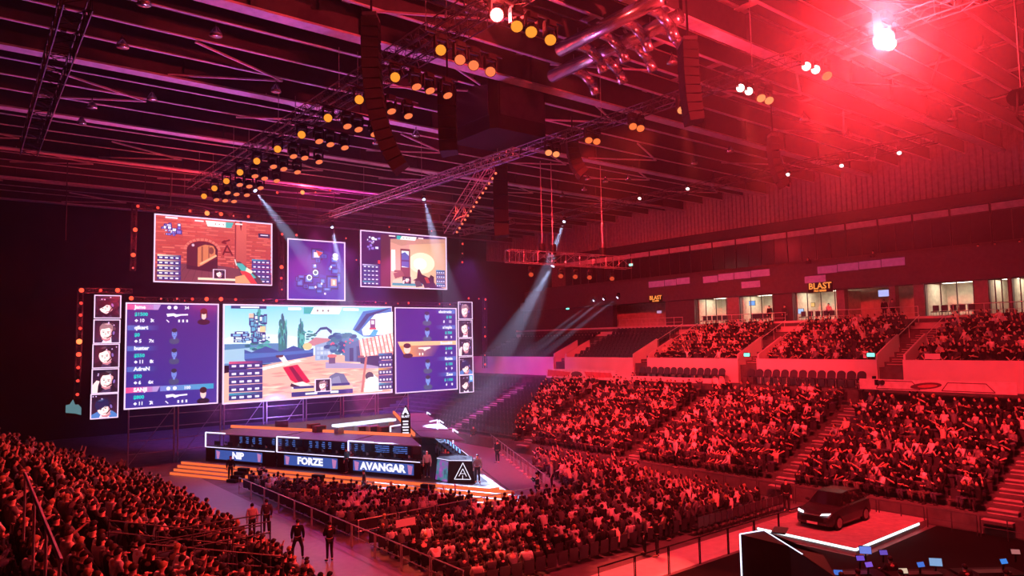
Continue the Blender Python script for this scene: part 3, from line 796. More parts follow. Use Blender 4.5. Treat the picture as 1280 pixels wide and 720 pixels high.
def mini_map(p, u0, v0, u1, v1, cols, seed, n=26, dots=True):
    r = random.Random(seed)
    for i in range(n):
        u, v = r.uniform(u0, u1), r.uniform(v0, v1); a, b = (u1 - u0) * r.uniform(.06, .2), (v1 - v0) * r.uniform(.06, .2)
        p.rect(u - a, v - b, u + a, v + b, cols[0]); p.rect(u - a * .65, v - b * .65, u + a * .65, v + b * .65, r.choice(cols[1:]))
def hud_rows(p, side, v0, v1, n, w, base, tint, hot=None, tail=0):
    h = (v1 - v0) / n
    for i in range(n):
        v = v0 + i * h; a, b = (0.012, w) if side == 'l' else (1 - w, .985)
        p.rect(a, v, b, v + h * .92, base); c = (240, 170, 60) if i == hot else tint if i == 0 or tail else (40, 150, 180) if i == n - 1 else tuple(min(255, q + 26) for q in base)
        p.rect(a, v, b, v + h * .30, c, base, True)
        for k in range(4):
            q = a + (b - a) * (.08 + .23 * k); p.rect(q, v + h * .45, q + (b - a) * .13, v + h * .72, (225, 225, 245))
def score_bar(p, u0, u1, v0, v1, flip=False):
    p.poly([(u0, v0), (u1, v0), (u1 - .02, v1), (u0 + .02, v1)], (245, 240, 235))
    t = (u0, u0 + .06) if flip else (u1 - .07, u1); p.poly([(t[0], v0), (t[1], v0), (t[1] - .02, v1), (t[0] - .0, v1)], (30, 170, 170))
    for k in range(3): p.ell(u0 + (u1 - u0) * (.35 + .14 * k), (v0 + v1) / 2, .006, .012, (120, 110, 120))
    p.rect(u0 - .09, v0 + .005, u0 - .015, v0 + .028, (250, 215, 220)); p.rect(u1 + .015, v0 + .005, u1 + .08, v0 + .028, (250, 215, 220))
def portrait(p, u0, v0, u1, v1, k, mono=None):
    """A lit face with headset; k picks tilt, hair and shirt."""
    U = lambda a: u0 + (u1 - u0) * a; W = lambda b: v0 + (v1 - v0) * b
    skin = mono or (236, 178, 176); r = random.Random(k * 7 + 3)
    def E(a, b, x, y, c, n=14): p.ell(U(a), W(b), (u1 - u0) * x, (v1 - v0) * y, c, n)
    if mono:
        E(.5, .98, .42, .22, tuple(int(q * .55) for q in mono)); p.rect(U(.42), W(.6), U(.58), W(.85), mono); E(.5, .45, .21, .31, mono); E(.5, .24, .22, .15, tuple(int(q * .3) for q in mono), 12)
        E(.42, .44, .035, .02, (40, 60, 120), 8); E(.58, .44, .035, .02, (40, 60, 120), 8); p.rect(U(.43), W(.6), U(.57), W(.63), (60, 80, 140)); return
    p.rect(u0, v0, u1, v1, (26, 18, 40), (60, 32, 62)); dx = (-.06, .02, .0, .10, .0)[k % 5]; dy = (.02, .04, .0, -.02, .10)[k % 5]
    cx, cy = .48 + dx, .47 + dy; tilt = (-.35, .12, -.15, .2, -.25)[k % 5]; ct, st = math.cos(tilt), math.sin(tilt)
    def R(a, b): return (U(cx + a * ct - b * st), W(cy + a * st + b * ct))
    def F(pts, c): p.poly([R(*q) for q in pts], c)
    def O(a, b, x, y, c, n=16): F([(a + x * math.cos(2 * PI * i / n), b + y * math.sin(2 * PI * i / n)) for i in range(n)], c)
    shirt = [(24, 18, 40), (44, 34, 66), (30, 22, 40), (22, 18, 38), (70, 120, 190)][k % 5]
    p.poly([(u0, v1), (U(.0), W(.86)), (U(.22), W(.74)), (U(.36 + dx), W(.66)), (U(.70 + dx), W(.66)), (U(.86), W(.76)), (u1, W(.88)), (u1, v1)], shirt)
    p.poly([(U(.30), v1), (U(.40 + dx), W(.78)), (U(.52), W(.86)), (U(.66 + dx), W(.78)), (U(.70), v1)], (230, 214, 236) if k % 3 == 1 else (64, 48, 84))
    F([(-.15, .10), (.17, .10), (.19, .36), (.02, .44), (-.16, .36)], (196, 120, 136))
    O(0, 0, .27, .36, (224, 160, 168), 20); O(-.05, .03, .20, .29, (255, 226, 224), 18); O(-.10, .10, .10, .14, (255, 246, 244), 12)
    hair = [(30, 16, 34), (150, 110, 120), (34, 22, 36), (40, 26, 40), (22, 34, 80)][k % 5]; fr = (.02, -.10, -.14, -.16, .04)[k % 5]
    F([(-.29, .02), (-.31, -.20), (-.20, -.38), (.02, -.44), (.22, -.38), (.32, -.18), (.31, .08), (.24, .02), (.20, fr - .02), (.06, fr - .08), (-.10, fr - .02), (-.22, fr)], hair)
    F([(-.16, -.34), (.02, -.39), (.12, -.36), (.0, -.30)], tuple(min(255, c + 50) for c in hair))
    for ex in (-.13, .06): O(ex, .045, .045, .020, (64, 24, 44), 8); F([(ex - .06, -.01), (ex + .05, -.025), (ex + .05, .0), (ex - .06, .012)], (96, 44, 58))
    F([(-.055, .03), (-.02, .03), (-.0, .16), (-.085, .16)], (238, 178, 180)); F([(-.11, .235), (.05, .235), (.03, .262), (-.09, .262)], (176, 84, 104))
    O(.27, .03, .085, .15, (22, 18, 42), 12); O(.28, .03, .045, .09, (120, 96, 170), 10); F([(-.22, -.36), (.02, -.465), (.26, -.34), (.30, -.10), (.25, -.10), (.21, -.30), (.02, -.41), (-.2, -.33)], (34, 28, 56)); F([(.25, .16), (.05, .30), (.02, .27), (.22, .12)], (20, 16, 34))
    if k % 5 == 3: p.poly([(u0, v1), (u0, W(.66)), (U(.16), W(.46)), (U(.28), W(.50)), (U(.22), W(.70)), (U(.2), v1)], (250, 214, 214))
    if k % 5 == 0: p.poly([(u0, W(.58)), (U(.45), W(.84)), (u1, W(.42)), (u1, W(.56)), (U(.48), W(.98)), (u0, W(.72))], (20, 12, 36))
    if k == 10: p.rect(U(.72), v0, u1, W(.4), (60, 140, 210)); p.rect(U(.78), W(.06), U(.95), W(.3), (180, 220, 245))
    for q in range(3): E(r.uniform(.05, .95), r.uniform(.05, .25), .03, .03, (210, 180, 230), 6)

def draw_brick(p, o):
    p.rect(0, 0, 1, 1, (196, 78, 76), (150, 52, 58)); r = random.Random(3)
    for i in range(26):
        v = .03 + i * .034
        for k in range(7):
            u = (k + (i % 2) * .5) / 7 + r.uniform(-.02, .02); p.rect(u, v, u + .10, v + .022, r.choice([(208, 92, 88), (178, 62, 64), (190, 72, 70), (214, 100, 92)]))
    p.rect(.665, 0, .765, .84, (214, 96, 90), (170, 70, 72)); p.rect(.66, 0, .672, .84, (140, 46, 54)); p.poly([(.70, 0), (.725, 0), (.715, .16)], (90, 24, 40))
    p.poly([(0, 1), (0, .80), (.22, .72), (.50, .72), (1, .84), (1, 1)], (112, 56, 72))
    for i in range(9): p.line(.02 + .07 * i, .97, .16 + .045 * i, .74, .02, (88, 42, 58))
    arch = [(.25, .74)] + [(.38 - .13 * math.cos(PI * i / 12), .50 - .14 * math.sin(PI * i / 12)) for i in range(13)] + [(.51, .84)]
    p.poly([(a[0], a[1]) for a in arch], (84, 30, 48)); p.poly([(.34, .76), (.34, .46), (.40, .41), (.47, .42), (.49, .48), (.49, .60), (.36, .76)], (206, 116, 84)); p.rect(.37, .44, .385, .68, (150, 78, 62)); p.rect(.43, .43, .44, .62, (150, 78, 62)); p.ell(.455, .50, .022, .055, (130, 60, 60)); p.line(.36, .72, .50, .57, .08, (240, 170, 130))
    p.poly([(.25, .74), (.35, .76), (.51, .62), (.51, .84), (.25, .80)], (60, 24, 44))
    for k in range(13): a, b = PI * k / 13, PI * (k + .75) / 13; p.poly([(.38 - .135 * math.cos(a), .50 - .15 * math.sin(a)), (.38 - .155 * math.cos(a), .50 - .185 * math.sin(a)), (.38 - .155 * math.cos(b), .50 - .185 * math.sin(b)), (.38 - .135 * math.cos(b), .50 - .15 * math.sin(b))], (222, 110, 100))
    for q in ((.555, .56, .59, .40), (.59, .40, .64, .56), (.57, .51, .62, .51), (.545, .36, .615, .31), (.545, .36, .575, .325), (.545, .36, .585, .37)): p.line(*q, .07, (110, 28, 40))
    p.ell(.30, .43, .012, .022, (200, 170, 190)); mini_map(p, .06, .12, .19, .30, (40, 50, 130), 5, 22) if False else mini_map(p, .06, .12, .19, .30, [(36, 44, 128), (235, 225, 250), (120, 110, 200), (240, 150, 160)], 5, 20)
    score_bar(p, .40, .645, .03, .12); p.rect(.07, .02, .17, .045, (235, 220, 240)); p.rect(.87, .17, .98, .24, (60, 40, 80)); p.rect(.89, .19, .96, .205, (230, 220, 240))
    hud_rows(p, 'l', .60, .99, 5, .2, (52, 44, 120), (250, 220, 190), None, 1); hud_rows(p, 'r', .60, .99, 5, .19, (40, 40, 120), (40, 150, 190))
    p.rect(.34, .93, .70, .965, (250, 214, 190)); p.rect(.465, .79, .575, .94, (235, 200, 225)); portrait(p, .475, .80, .568, .935, 2)
    p.poly([(.66, .66), (.70, .65), (.80, .78), (.88, .90), (.92, 1), (.70, 1), (.71, .86)], (70, 52, 70)); p.poly([(.66, .68), (.72, .68), (.85, .90), (.78, .94)], (60, 170, 170)); p.poly([(.70, .80), (.78, .80), (.86, 1), (.76, 1)], (214, 60, 70)); p.poly([(.66, .90), (.74, .86), (.80, 1), (.66, 1)], (226, 150, 110)); p.line(.655, .62, .67, .72, .05, (220, 200, 200)); p.poly([(.76, .74), (.82, .80), (.80, .84), (.75, .80)], (240, 220, 200))

def draw_map(p, o):
    p.rect(0, 0, 1, 1, (58, 30, 118), (46, 52, 158)); r = random.Random(9)
    p.ell(.6, .35, .28, .2, (52, 50, 140), 24); p.ell(.45, .75, .36, .2, (48, 62, 158), 24); p.ell(.8, .55, .14, .3, (48, 58, 150), 24)
    for (u, v, a, b) in ((.5, .22, .10, .10), (.55, .20, .08, .05), (.63, .25, .06, .04), (.52, .33, .05, .04), (.82, .3, .07, .06), (.8, .4, .06, .03), (.74, .46, .04, .04), (.83, .5, .07, .05), (.78, .7, .11, .12), (.46, .43, .05, .05), (.48, .56, .06, .07), (.35, .66, .08, .07), (.2, .72, .06, .07), (.16, .66, .04, .04), (.4, .80, .10, .04), (.55, .76, .06, .05), (.68, .82, .08, .03), (.54, .86, .06, .03), (.6, .68, .05, .05), (.3, .78, .05, .04), (.22, .62, .06, .03), (.9, .62, .03, .1)):
        p.rect(u - a, v - b, u + a, v + b, (30, 34, 90)); p.rect(u - a * .8, v - b * .75, u + a * .8, v + b * .75, (54, 96, 180)); p.rect(u - a * .5, v - b * .4, u + a * .45, v + b * .5, r.choice([(70, 126, 200), (44, 70, 150), (96, 150, 210)]))
    p.rect(.44, .19, .54, .28, (248, 216, 214)); p.poly([(.48, .16), (.60, .19), (.53, .26)], (240, 90, 70)); p.ell(.83, .23, .05, .045, (240, 236, 250)); p.poly([(.77, .27), (.89, .27), (.86, .31), (.80, .31)], (220, 226, 245)); p.rect(.75, .64, .85, .76, (244, 170, 130)); p.rect(.78, .66, .83, .74, (252, 220, 210))
    for (u, v) in ((.47, .54), (.36, .63)): p.ell(u, v, .05, .05, (200, 236, 240), 12); p.ell(u, v, .03, .03, (60, 110, 120), 10)
    for (u, v) in ((.58, .73), (.47, .79), (.64, .90), (.75, .43), (.46, .42)): p.ell(u, v, .018, .02, (250, 240, 250), 8)

def draw_room(p, o):
    p.rect(0, 0, 1, 1, (70, 34, 92), (60, 28, 82)); p.rect(.22, .03, .33, 1, (84, 40, 66), (112, 50, 66))
    p.grad([(.55, .83), (1, 1), (1, .02), (.55, .12)], [(246, 214, 176), (214, 150, 120), (206, 146, 118), (222, 168, 140)]); p.grad([(.33, .98), (.55, .83), (.55, .12), (.33, .10)], [(238, 178, 156), (232, 170, 146), (210, 150, 140), (222, 150, 140)])
    p.ell(.70, .52, .16, .20, (252, 230, 200), 22); p.ell(.68, .54, .08, .11, (255, 248, 236), 18); p.poly([(.33, .10), (.33, .16), (.46, .22), (.56, .18), (1, .10), (1, .02)], (196, 138, 126)); p.poly([(.33, 1), (.36, .86), (.55, .80), (.80, 1)], (244, 196, 176))
    p.rect(.34, .30, .385, .70, (255, 244, 246)); p.rect(.445, .27, .56, .80, (120, 62, 66)); p.rect(.458, .31, .545, .62, (226, 240, 252)); p.poly([(.458, .36), (.50, .33), (.545, .40), (.545, .62), (.458, .60)], (58, 92, 170)); p.rect(.458, .48, .545, .51, (36, 50, 110)); p.rect(.37, .68, .46, .72, (150, 90, 84)); p.poly([(.36, .74), (.47, .70), (.49, .78), (.38, .84)], (150, 82, 84))
    mini_map(p, .06, .10, .20, .32, [(50, 40, 120), (150, 120, 210), (235, 220, 245)], 8, 14); p.ell(.13, .12, .02, .03, (240, 230, 250))
    score_bar(p, .40, .64, .03, .10, True); p.ell(.425, .065, .022, .038, (40, 180, 180)); hud_rows(p, 'l', .60, .98, 5, .20, (50, 46, 120), (220, 200, 250)); hud_rows(p, 'r', .64, .98, 4, .13, (46, 44, 116), (60, 140, 190)); p.rect(.18, .52, .205, .58, (240, 60, 70))
    p.rect(.34, .92, .70, .97, (40, 150, 170)); portrait(p, .46, .80, .56, .93, 3)
    p.poly([(.63, .82), (.64, .66), (.66, .64), (.69, .74), (.78, .80), (.80, .74), (.84, .78), (.84, .88), (.88, .98), (.72, 1), (.70, .90), (.58, .86)], (58, 34, 46)); p.poly([(.72, .80), (.76, .79), (.79, .90), (.75, .91)], (180, 60, 50)); p.poly([(.60, .88), (.66, .86), (.70, .97), (.62, .99)], (88, 70, 84))

def draw_stats_left(p, o):
    p.rect(0, 0, 1, 1, (50, 38, 120), (52, 46, 140)); H = p.h
    rows = [('Jame', '$1500', '10    3', True, '34'), ('qikert', '$0', '5     7', False, ''), ('buster', '$550', '11    8', False, ''), ('AdreN', '$50', '6     6', False, ''), ('SANJI', '$800', '11    7', True, '100')]
    for i, (nm, ca, kd, on, hp) in enumerate(rows):
        v = .004 + i * .2
        if on:
            p.rect(0, v, .30, v + .052, (226, 70, 130), (170, 120, 190), True); p.poly([(.28, v), (.36, v), (.33, v + .052), (.28, v + .052)], (170, 140, 200))
            if i == 4: p.rect(.36, v, .96, v + .052, (110, 120, 200), (20, 150, 190), True)
            p.poly([(.42, v + .09), (.50, v + .085), (.53, v + .095), (.66, v + .09), (.66, v + .105), (.58, v + .108), (.52, v + .125), (.50, v + .11), (.43, v + .12)], (232, 226, 248)); p.ell(.45, v + .028, .022, .018, (240, 230, 250)); p.ell(.52, v + .028, .022, .018, (240, 230, 250)); stext(o, p, hp, .042 * H, .62, v + .03, M_TXW)
            for k in range(3): p.rect(.55 + .045 * k, v + .148, .57 + .045 * k, v + .175, (230, 224, 250))
            p.line(.42, v + .15, .45, v + .175, .04, (230, 224, 250)); portrait(p, .76, v + .035, .92, v + .19, 4 + i) if False else None
            p.ell(.84, v + .172, .075, .03, (26, 22, 44)); p.ell(.84, v + .095, .034, .052, (240, 196, 190), 14); p.ell(.84, v + .062, .042, .032, (50, 22, 30), 12)
            if i == 0: p.rect(.80, v + .06, .815, v + .13, (70, 26, 30)); p.rect(.868, v + .06, .882, v + .13, (70, 26, 30))
        else:
            p.rect(0.01, v + .004, .34, v + .052, (70, 100, 180), (50, 44, 130), True); portrait(p, .44, v + .02, .58, v + .165, 0, mono=(104, 132, 206))
        stext(o, p, nm, .050 * H, .08, v + .027, M_TXW, bold=.02); stext(o, p, ca, .046 * H, .08, v + .098, M_TXC, bold=.015); stext(o, p, kd, .046 * H, .13, v + .158, M_TXW, bold=.015)
        p.poly([(.08, v + .158), (.10, v + .142), (.12, v + .158), (.10, v + .174)], (230, 224, 250)); p.line(.26, v + .146, .285, v + .172, .03, (230, 224, 250)); p.line(.285, v + .146, .26, v + .172, .03, (230, 224, 250))

def draw_stats_right(p, o):
    p.rect(0, 0, 1, 1, (50, 34, 124), (48, 40, 140)); H = p.h
    rows = [('electronic', '$ 50', '8     11'), ('s1mple', '$ 350', '10    9'), ('Boombl4', '$ 600', '4     6'), ('flamie', '$ 150', '9     9'), ('Zeus', '$ 1100', '6     8')]
    for i, (nm, ca, kd) in enumerate(rows):
        v = .01 + i * .195
        if i == 2:
            p.poly([(.03, v), (1, v), (1, v + .05), (.06, v + .05)], (248, 190, 140)); p.grad([(.06, v + .05), (.72, v + .05), (.62, v + .185), (.15, v + .185)], [(244, 160, 60), (80, 50, 130), (60, 46, 130), (244, 150, 60)])
            p.ell(.19, v + .17, .08, .03, (40, 26, 50)); p.ell(.18, v + .09, .055, .055, (250, 206, 190), 14); p.ell(.18, v + .05, .06, .03, (70, 30, 36)); p.poly([(.36, v + .075), (.56, v + .07), (.56, v + .085), (.50, v + .10), (.46, v + .12), (.44, v + .095), (.36, v + .09)], (250, 236, 226)); p.rect(.37, v + .14, .39, v + .17, (250, 240, 230)); p.rect(.42, v + .14, .44, v + .17, (250, 240, 230))
        else:
            p.rect(.66, v, .99, v + .05, (50, 44, 136), (70, 110, 190), True); portrait(p, .42, v + .01, .60, v + .17, 0, mono=(110, 150, 216))
        stext(o, p, nm, .048 * H, .93, v + .027, M_TXW, 'RIGHT', .02); stext(o, p, ca, .044 * H, .93, v + .095, M_TXC, 'RIGHT', .015); stext(o, p, kd, .044 * H, .93, v + .152, M_TXW, 'RIGHT', .015)

def draw_main(p, o):
    r = random.Random(12)
    p.rect(0, 0, 1, .55, (120, 206, 236), (226, 244, 250)); p.ell(.2, .42, .3, .12, (214, 240, 250), 20); p.ell(.62, .35, .2, .1, (190, 232, 246), 20)
    p.rect(0, .40, .30, .62, (74, 128, 176)); p.poly([(0, .46), (.16, .44), (.3, .50), (.3, .6), (0, .6)], (150, 190, 214))
    p.poly([(0, 1), (0, .70), (.25, .62), (.55, .52), (1, .62), (1, 1)], (238, 176, 158))
    for i in range(120):
        v = r.uniform(.58, .99); u = r.uniform(.02, .98); c = r.choice([(246, 194, 170), (226, 156, 144), (250, 206, 188), (216, 146, 136)]); p.poly([(u, v), (u + .06, v - .012), (u + .10, v), (u + .04, v + .012)], c)
    def bush(u, v, a, b, c, n, cols):
        for i in range(n): t = r.uniform(0, 2 * PI); q = math.sqrt(r.random()); p.ell(u + a * q * math.cos(t), v + b * q * math.sin(t), a * .24, b * .2, r.choice(cols), 7)
    G = [(26, 128, 138), (16, 96, 122), (50, 160, 156), (24, 112, 112), (80, 180, 176)]
    for (u, v, a, b) in ((.315, .28, .024, .21), (.42, .31, .019, .17)): p.poly([(u - a, v + b), (u - a * 1.1, v), (u, v - b), (u + a * 1.1, v), (u + a, v + b)], (24, 116, 130)); bush(u, v, a, b * .92, 0, 40, G)
    bush(.17, .22, .04, .17, 0, 26, G); bush(.17, .42, .07, .08, 0, 26, G); bush(.47, .32, .05, .05, 0, 16, G)
    p.poly([(.10, .56)] + [(.10 + .39 * i / 10, .46 + .03 * math.sin(i * 1.57) + .0 * i) for i in range(11)] + [(.49, .55), (.30, .60), (.12, .62)], (38, 78, 150)); p.poly([(.10, .50), (.26, .50), (.49, .48), (.49, .51), (.26, .54), (.10, .56)], (60, 110, 180)); p.poly([(.18, .66), (.40, .585), (.42, .60), (.20, .68)], (250, 240, 246))
    p.poly([(.50, .58), (.50, .34), (.545, .26), (.59, .27), (.60, .34), (.60, .60)], (206, 224, 240)); p.poly([(.50, .30), (.53, .235), (.57, .225), (.605, .27), (.60, .31), (.57, .255), (.535, .26), (.505, .31)], (48, 74, 130)); p.poly([(.44, .42), (.50, .345), (.60, .36), (.56, .43), (.50, .44)], (196, 130, 140)); p.ell(.455, .44, .028, .04, (246, 196, 140), 10); p.poly([(.50, .60), (.50, .43), (.60, .38), (.61, .60)], (150, 172, 206))
    for i in range(12): p.rect(.51 + .022 * (i % 4), .45 + .05 * (i // 4), .528 + .022 * (i % 4), .485 + .05 * (i // 4), r.choice([(176, 194, 220), (120, 142, 184), (200, 210, 226)]))
    bush(.67, .42, .10, .12, 0, 80, [(50, 96, 150), (36, 76, 130), (80, 130, 170), (60, 120, 150)]);
    for i in range(14): p.ell(r.uniform(.59, .76), r.uniform(.32, .52), .007, .011, (236, 90, 120), 7)
    p.poly([(.56, .66), (.56, .62), (.95, .68), (.95, .72), (.56, .69)], (170, 150, 190)); p.poly([(.68, .44), (.80, .36), (.80, .64), (.68, .62)], (86, 110, 160)); p.rect(.71, .47, .735, .62, (44, 60, 110)); p.rect(.755, .45, .785, .63, (60, 78, 128)); p.poly([(.78, .52), (.92, .56), (.92, .70), (.78, .65)], (38, 44, 90)); p.rect(.58, .56, .62, .64, (110, 84, 120)); p.ell(.6, .555, .03, .02, (220, 110, 110), 10)
    p.poly([(.73, .26), (.80, .05), (.99, 0), (1, .36), (.80, .34)], (60, 120, 190)); p.poly([(.79, .26), (.88, .08), (1, .05), (1, .32), (.80, .33)], (240, 244, 252)); p.poly([(.74, .27), (.82, .08), (.99, .0), (.95, .035), (.84, .11), (.77, .28)], (36, 60, 120)); p.rect(.845, .14, .88, .25, (130, 70, 120)); p.rect(.852, .155, .873, .2, (230, 220, 240)); p.rect(.84, .24, .885, .26, (220, 70, 90)); p.poly([(.84, .33), (.87, .26), (.9, .27), (.88, .34)], (70, 170, 220))
    p.poly([(.77, .38), (1, .30), (1, .56), (.78, .57)], (236, 150, 140))
    for j in range(5):
        for i in range(9):
            u = .775 + .026 * i + .004 * j; v = .375 + .042 * j - .008 * i; p.poly([(u, v), (u + .016, v - .006), (u + .020, v + .034), (u + .004, v + .038)], r.choice([(252, 226, 214), (246, 196, 184), (255, 238, 230)]))
            p.line(u + .022, v - .004, u + .026, v + .034, .025, (190, 84, 100))
    p.line(.815, .58, .785, .98, .12, (196, 110, 104)); p.rect(.76, .56, .80, .585, (150, 80, 90))
    p.poly([(.56, .92), (.58, .78), (.62, .74), (.67, .76), (.72, .92)], (110, 110, 150)); p.poly([(.58, .90), (.60, .80), (.64, .78), (.66, .90)], (140, 140, 176))
    p.poly([(.305, .66), (.39, .635), (.465, .83), (.40, .86), (.35, .80)], (206, 30, 60)); p.poly([(.34, .66), (.36, .655), (.43, .83), (.40, .84)], (130, 14, 44)); p.poly([(.28, .55), (.31, .53), (.345, .63), (.325, .645)], (240, 230, 236)); p.poly([(.265, .53), (.31, .525), (.305, .55), (.27, .555)], (80, 40, 50)); p.poly([(.30, .60), (.33, .585), (.35, .62), (.32, .65)], (250, 214, 206)); p.poly([(.35, .84), (.42, .82), (.50, .90), (.50, .98), (.37, .96)], (250, 226, 216)); p.line(.35, .85, .46, .93, .14, (60, 24, 40)); p.line(.36, .90, .40, .97, .1, (90, 36, 50))
    p.poly([(.80, .98), (.81, .82), (.86, .78), (.91, .86), (.92, .98)], (248, 240, 246)); p.ell(.835, .80, .028, .05, (70, 60, 80), 12); p.ell(.85, .86, .04, .05, (255, 250, 252), 12)
    mini_map(p, .05, .28, .21, .38, [(30, 44, 120), (214, 234, 248), (120, 180, 220)], 4, 22); mini_map(p, .13, .07, .21, .36, [(30, 44, 120), (214, 234, 248), (90, 170, 200)], 6, 24); p.rect(.175, .22, .205, .28, (250, 200, 150)); p.rect(.115, .085, .14, .13, (250, 190, 170)); p.rect(.02, .005, .21, .035, (40, 60, 120)); p.rect(.07, .012, .17, .028, (230, 240, 250))
    hud_rows(p, 'l', .58, .98, 5, .19, (36, 42, 112), (210, 80, 120), None); hud_rows(p, 'r', .54, .97, 5, .11, (36, 42, 112), (50, 130, 180), 2); score_bar(p, .42, .655, .012, .085, True); p.rect(.33, .02, .40, .045, (245, 250, 255)); p.rect(.66, .02, .76, .045, (245, 250, 255))
    p.rect(.35, .89, .72, .93, (238, 190, 150)); p.rect(.35, .93, .72, .98, (44, 50, 120)); p.rect(.43, .945, .50, .965, (240, 240, 250)); p.rect(.58, .94, .63, .965, (240, 240, 250)); p.rect(.485, .80, .585, .945, (240, 214, 236)); portrait(p, .492, .81, .578, .935, 1); p.rect(.36, .87, .48, .895, (44, 50, 120)); p.rect(.59, .86, .70, .885, (44, 50, 120))

screen('led_screen', 'upper left LED screen showing a red brick archway marked with an A', 'screen', (195, 268.5), (339, 281), (338, 356), (192.5, 351), draw_brick, 'game screens above the stage')
screen('led_screen', 'small square LED screen showing a blue overview map', 'screen', (360.5, 299.5), (430, 304), (430, 375), (360, 373.5), draw_map, 'game screens above the stage')
screen('led_screen', 'upper right LED screen showing a bright beige room with a doorway', 'screen', (451.5, 288.5), (557, 298), (557, 361.5), (451, 357), draw_room, 'game screens above the stage')
screen('led_screen', 'big central LED screen showing a sunny village yard with tiled roof', 'screen', (281, 381.5), (488.5, 385), (488, 490), (279, 503), draw_main, 'game screens above the stage', .13)
screen('led_screen', 'dark blue player statistics screen headed by the row Jame', 'screen', (160, 379.5), (271.5, 381.5), (271, 503.5), (155, 510), draw_stats_left, 'player statistics screens')
screen('led_screen', 'dark blue player statistics screen with one orange highlighted row', 'screen', (494.5, 385), (570, 386.5), (570, 486.5), (494.5, 490), draw_stats_right, 'player statistics screens')
PL = [((119.5, 369.5), (150.5, 370.5), (149.5, 397), (118, 397)), ((118.5, 400.5), (149.5, 400.5), (148.5, 428), (117, 428.5)), ((117, 431), (148.5, 431), (147.5, 458.5), (116, 459.5)), ((116, 462), (147.5, 462), (147, 490), (115, 491)), ((114.5, 493.5), (147, 492.5), (146, 521), (113.5, 523))]
PR = [((573, 377.5), (589.5, 378.5), (589.5, 398.5), (573, 398)), ((573, 400.5), (589.5, 400.5), (589.5, 421.5), (573, 421.5)), ((573.5, 423.5), (590, 423.5), (590, 444), (573.5, 444.5)), ((574, 446.5), (590.5, 446.5), (590.5, 467.5), (574, 468)), ((574.5, 469.5), (591, 469), (591, 489.5), (574.5, 490.5))]
DESC_L = ['head bowed behind a dark strap', 'fair hair and headset', 'dark hair looking down', 'hand raised to the face', 'dark fringe with a blue shirt']
DESC_R = ['pale face looking up', 'face turned aside', 'face with pale shirt', 'dim reddish face', 'face before blue panels']
for i, q in enumerate(PL): screen('player_portrait_screen', f'square player portrait screen, {DESC_L[i]}, {ordn(i + 1)} down in the left column', 'screen', *q, (lambda k: (lambda p, o: portrait(p, 0, 0, 1, 1, k)))(i), 'player portrait screens', .07)
for i, q in enumerate(PR): screen('player_portrait_screen', f'square player portrait screen, {DESC_R[i]}, {ordn(i + 1)} down in the right column', 'screen', *q, (lambda k: (lambda p, o: portrait(p, 0, 0, 1, 1, k)))(i + 6), 'player portrait screens', .07)
# ================================================================== THE WEDGE-SHAPED STAGE
M_STAGE = mat('stage_deck_black', (0.03, 0.03, 0.034), 0.45)
M_ORANGE = emat('orange_lit_step', sr(255, 112, 62), 1.0)
M_WHITE_LED = emat('white_led_strip', sr(226, 216, 255), 1.6)
M_ORLED = emat('orange_led_strip', sr(255, 120, 80), 1.1)
M_SIGN = emat('blue_team_sign', sr(64, 92, 176), 0.9)
M_SIGNPK = emat('pink_sign_mark', sr(206, 130, 190), 0.9)
M_CANOPY = mat('grey_canopy', (0.20, 0.20, 0.23), 0.5)
A0 = V((25.5, 32.5, 0)); AU = V((-.405, .9143, 0)).normalized(); AN = V((.9143, .405, 0)).normalized()     # left flank: along, inward
def SP(t, off, z=0.0, right=False):
    p = A0 + AU * t + AN * off; x = p.x if not right else 2 * AXX - p.x
    return V((x, p.y, z))
def Gp(px, py, p0, n): d = ray(px, py); return CAM + d * ((V(p0) - CAM).dot(n) / d.dot(n))
TEND = 28.6
DZ = 0.84
def wedge(off, z0, z1, t1=TEND):
    """plan of the wedge inset by off; the nose is cut square."""
    b = SP(t1, off); n = 0.35
    slope = -AU.x / AU.y; yn = A0.y + off / AN.y + (A0.x - AXX + n) / -slope if False else None
    # point on the inset left line at x = AXX - n
    q = A0 + AN * off; y = q.y + (q.x - (AXX - n)) / slope
    return [(AXX - n, y), (AXX + n, y), (2 * AXX - b.x, b.y), (b.x, b.y)]
STEP_OFF = [0.0, 0.32, 0.64, 0.96]
deck = struct('floor_stage', MB().prism(wedge(1.28, 0, DZ), 0.0, DZ), M_STAGE)
for k in range(4):
    z0, z1 = .21 * k, .21 * (k + 1); off = STEP_OFF[k]
    o = MB().prism(wedge(off, 0, 0), 0 if k == 0 else z0 - .001, z1 - .004).build('stage_step', mat('grey_step_tread', (.26, .24, .24), .5))
    tag(o, f'long stage step with glowing orange riser, {["lowest of the four", "second from the floor", "third from the floor", "topmost of the four"][k]}', 'step', 'orange lit stage steps')
    MB().bar(SP(.3, off - .012, z0 + .1), SP(TEND, off - .012, z0 + .1), .02, .19).build('riser_light', M_ORANGE, o)
    w = wedge(off, 0, 0); MB().bar((w[0][0], w[0][1] - .012, z0 + .1), (w[1][0], w[1][1] - .012, z0 + .1), .02, .19).build('riser_light', M_ORANGE, o)
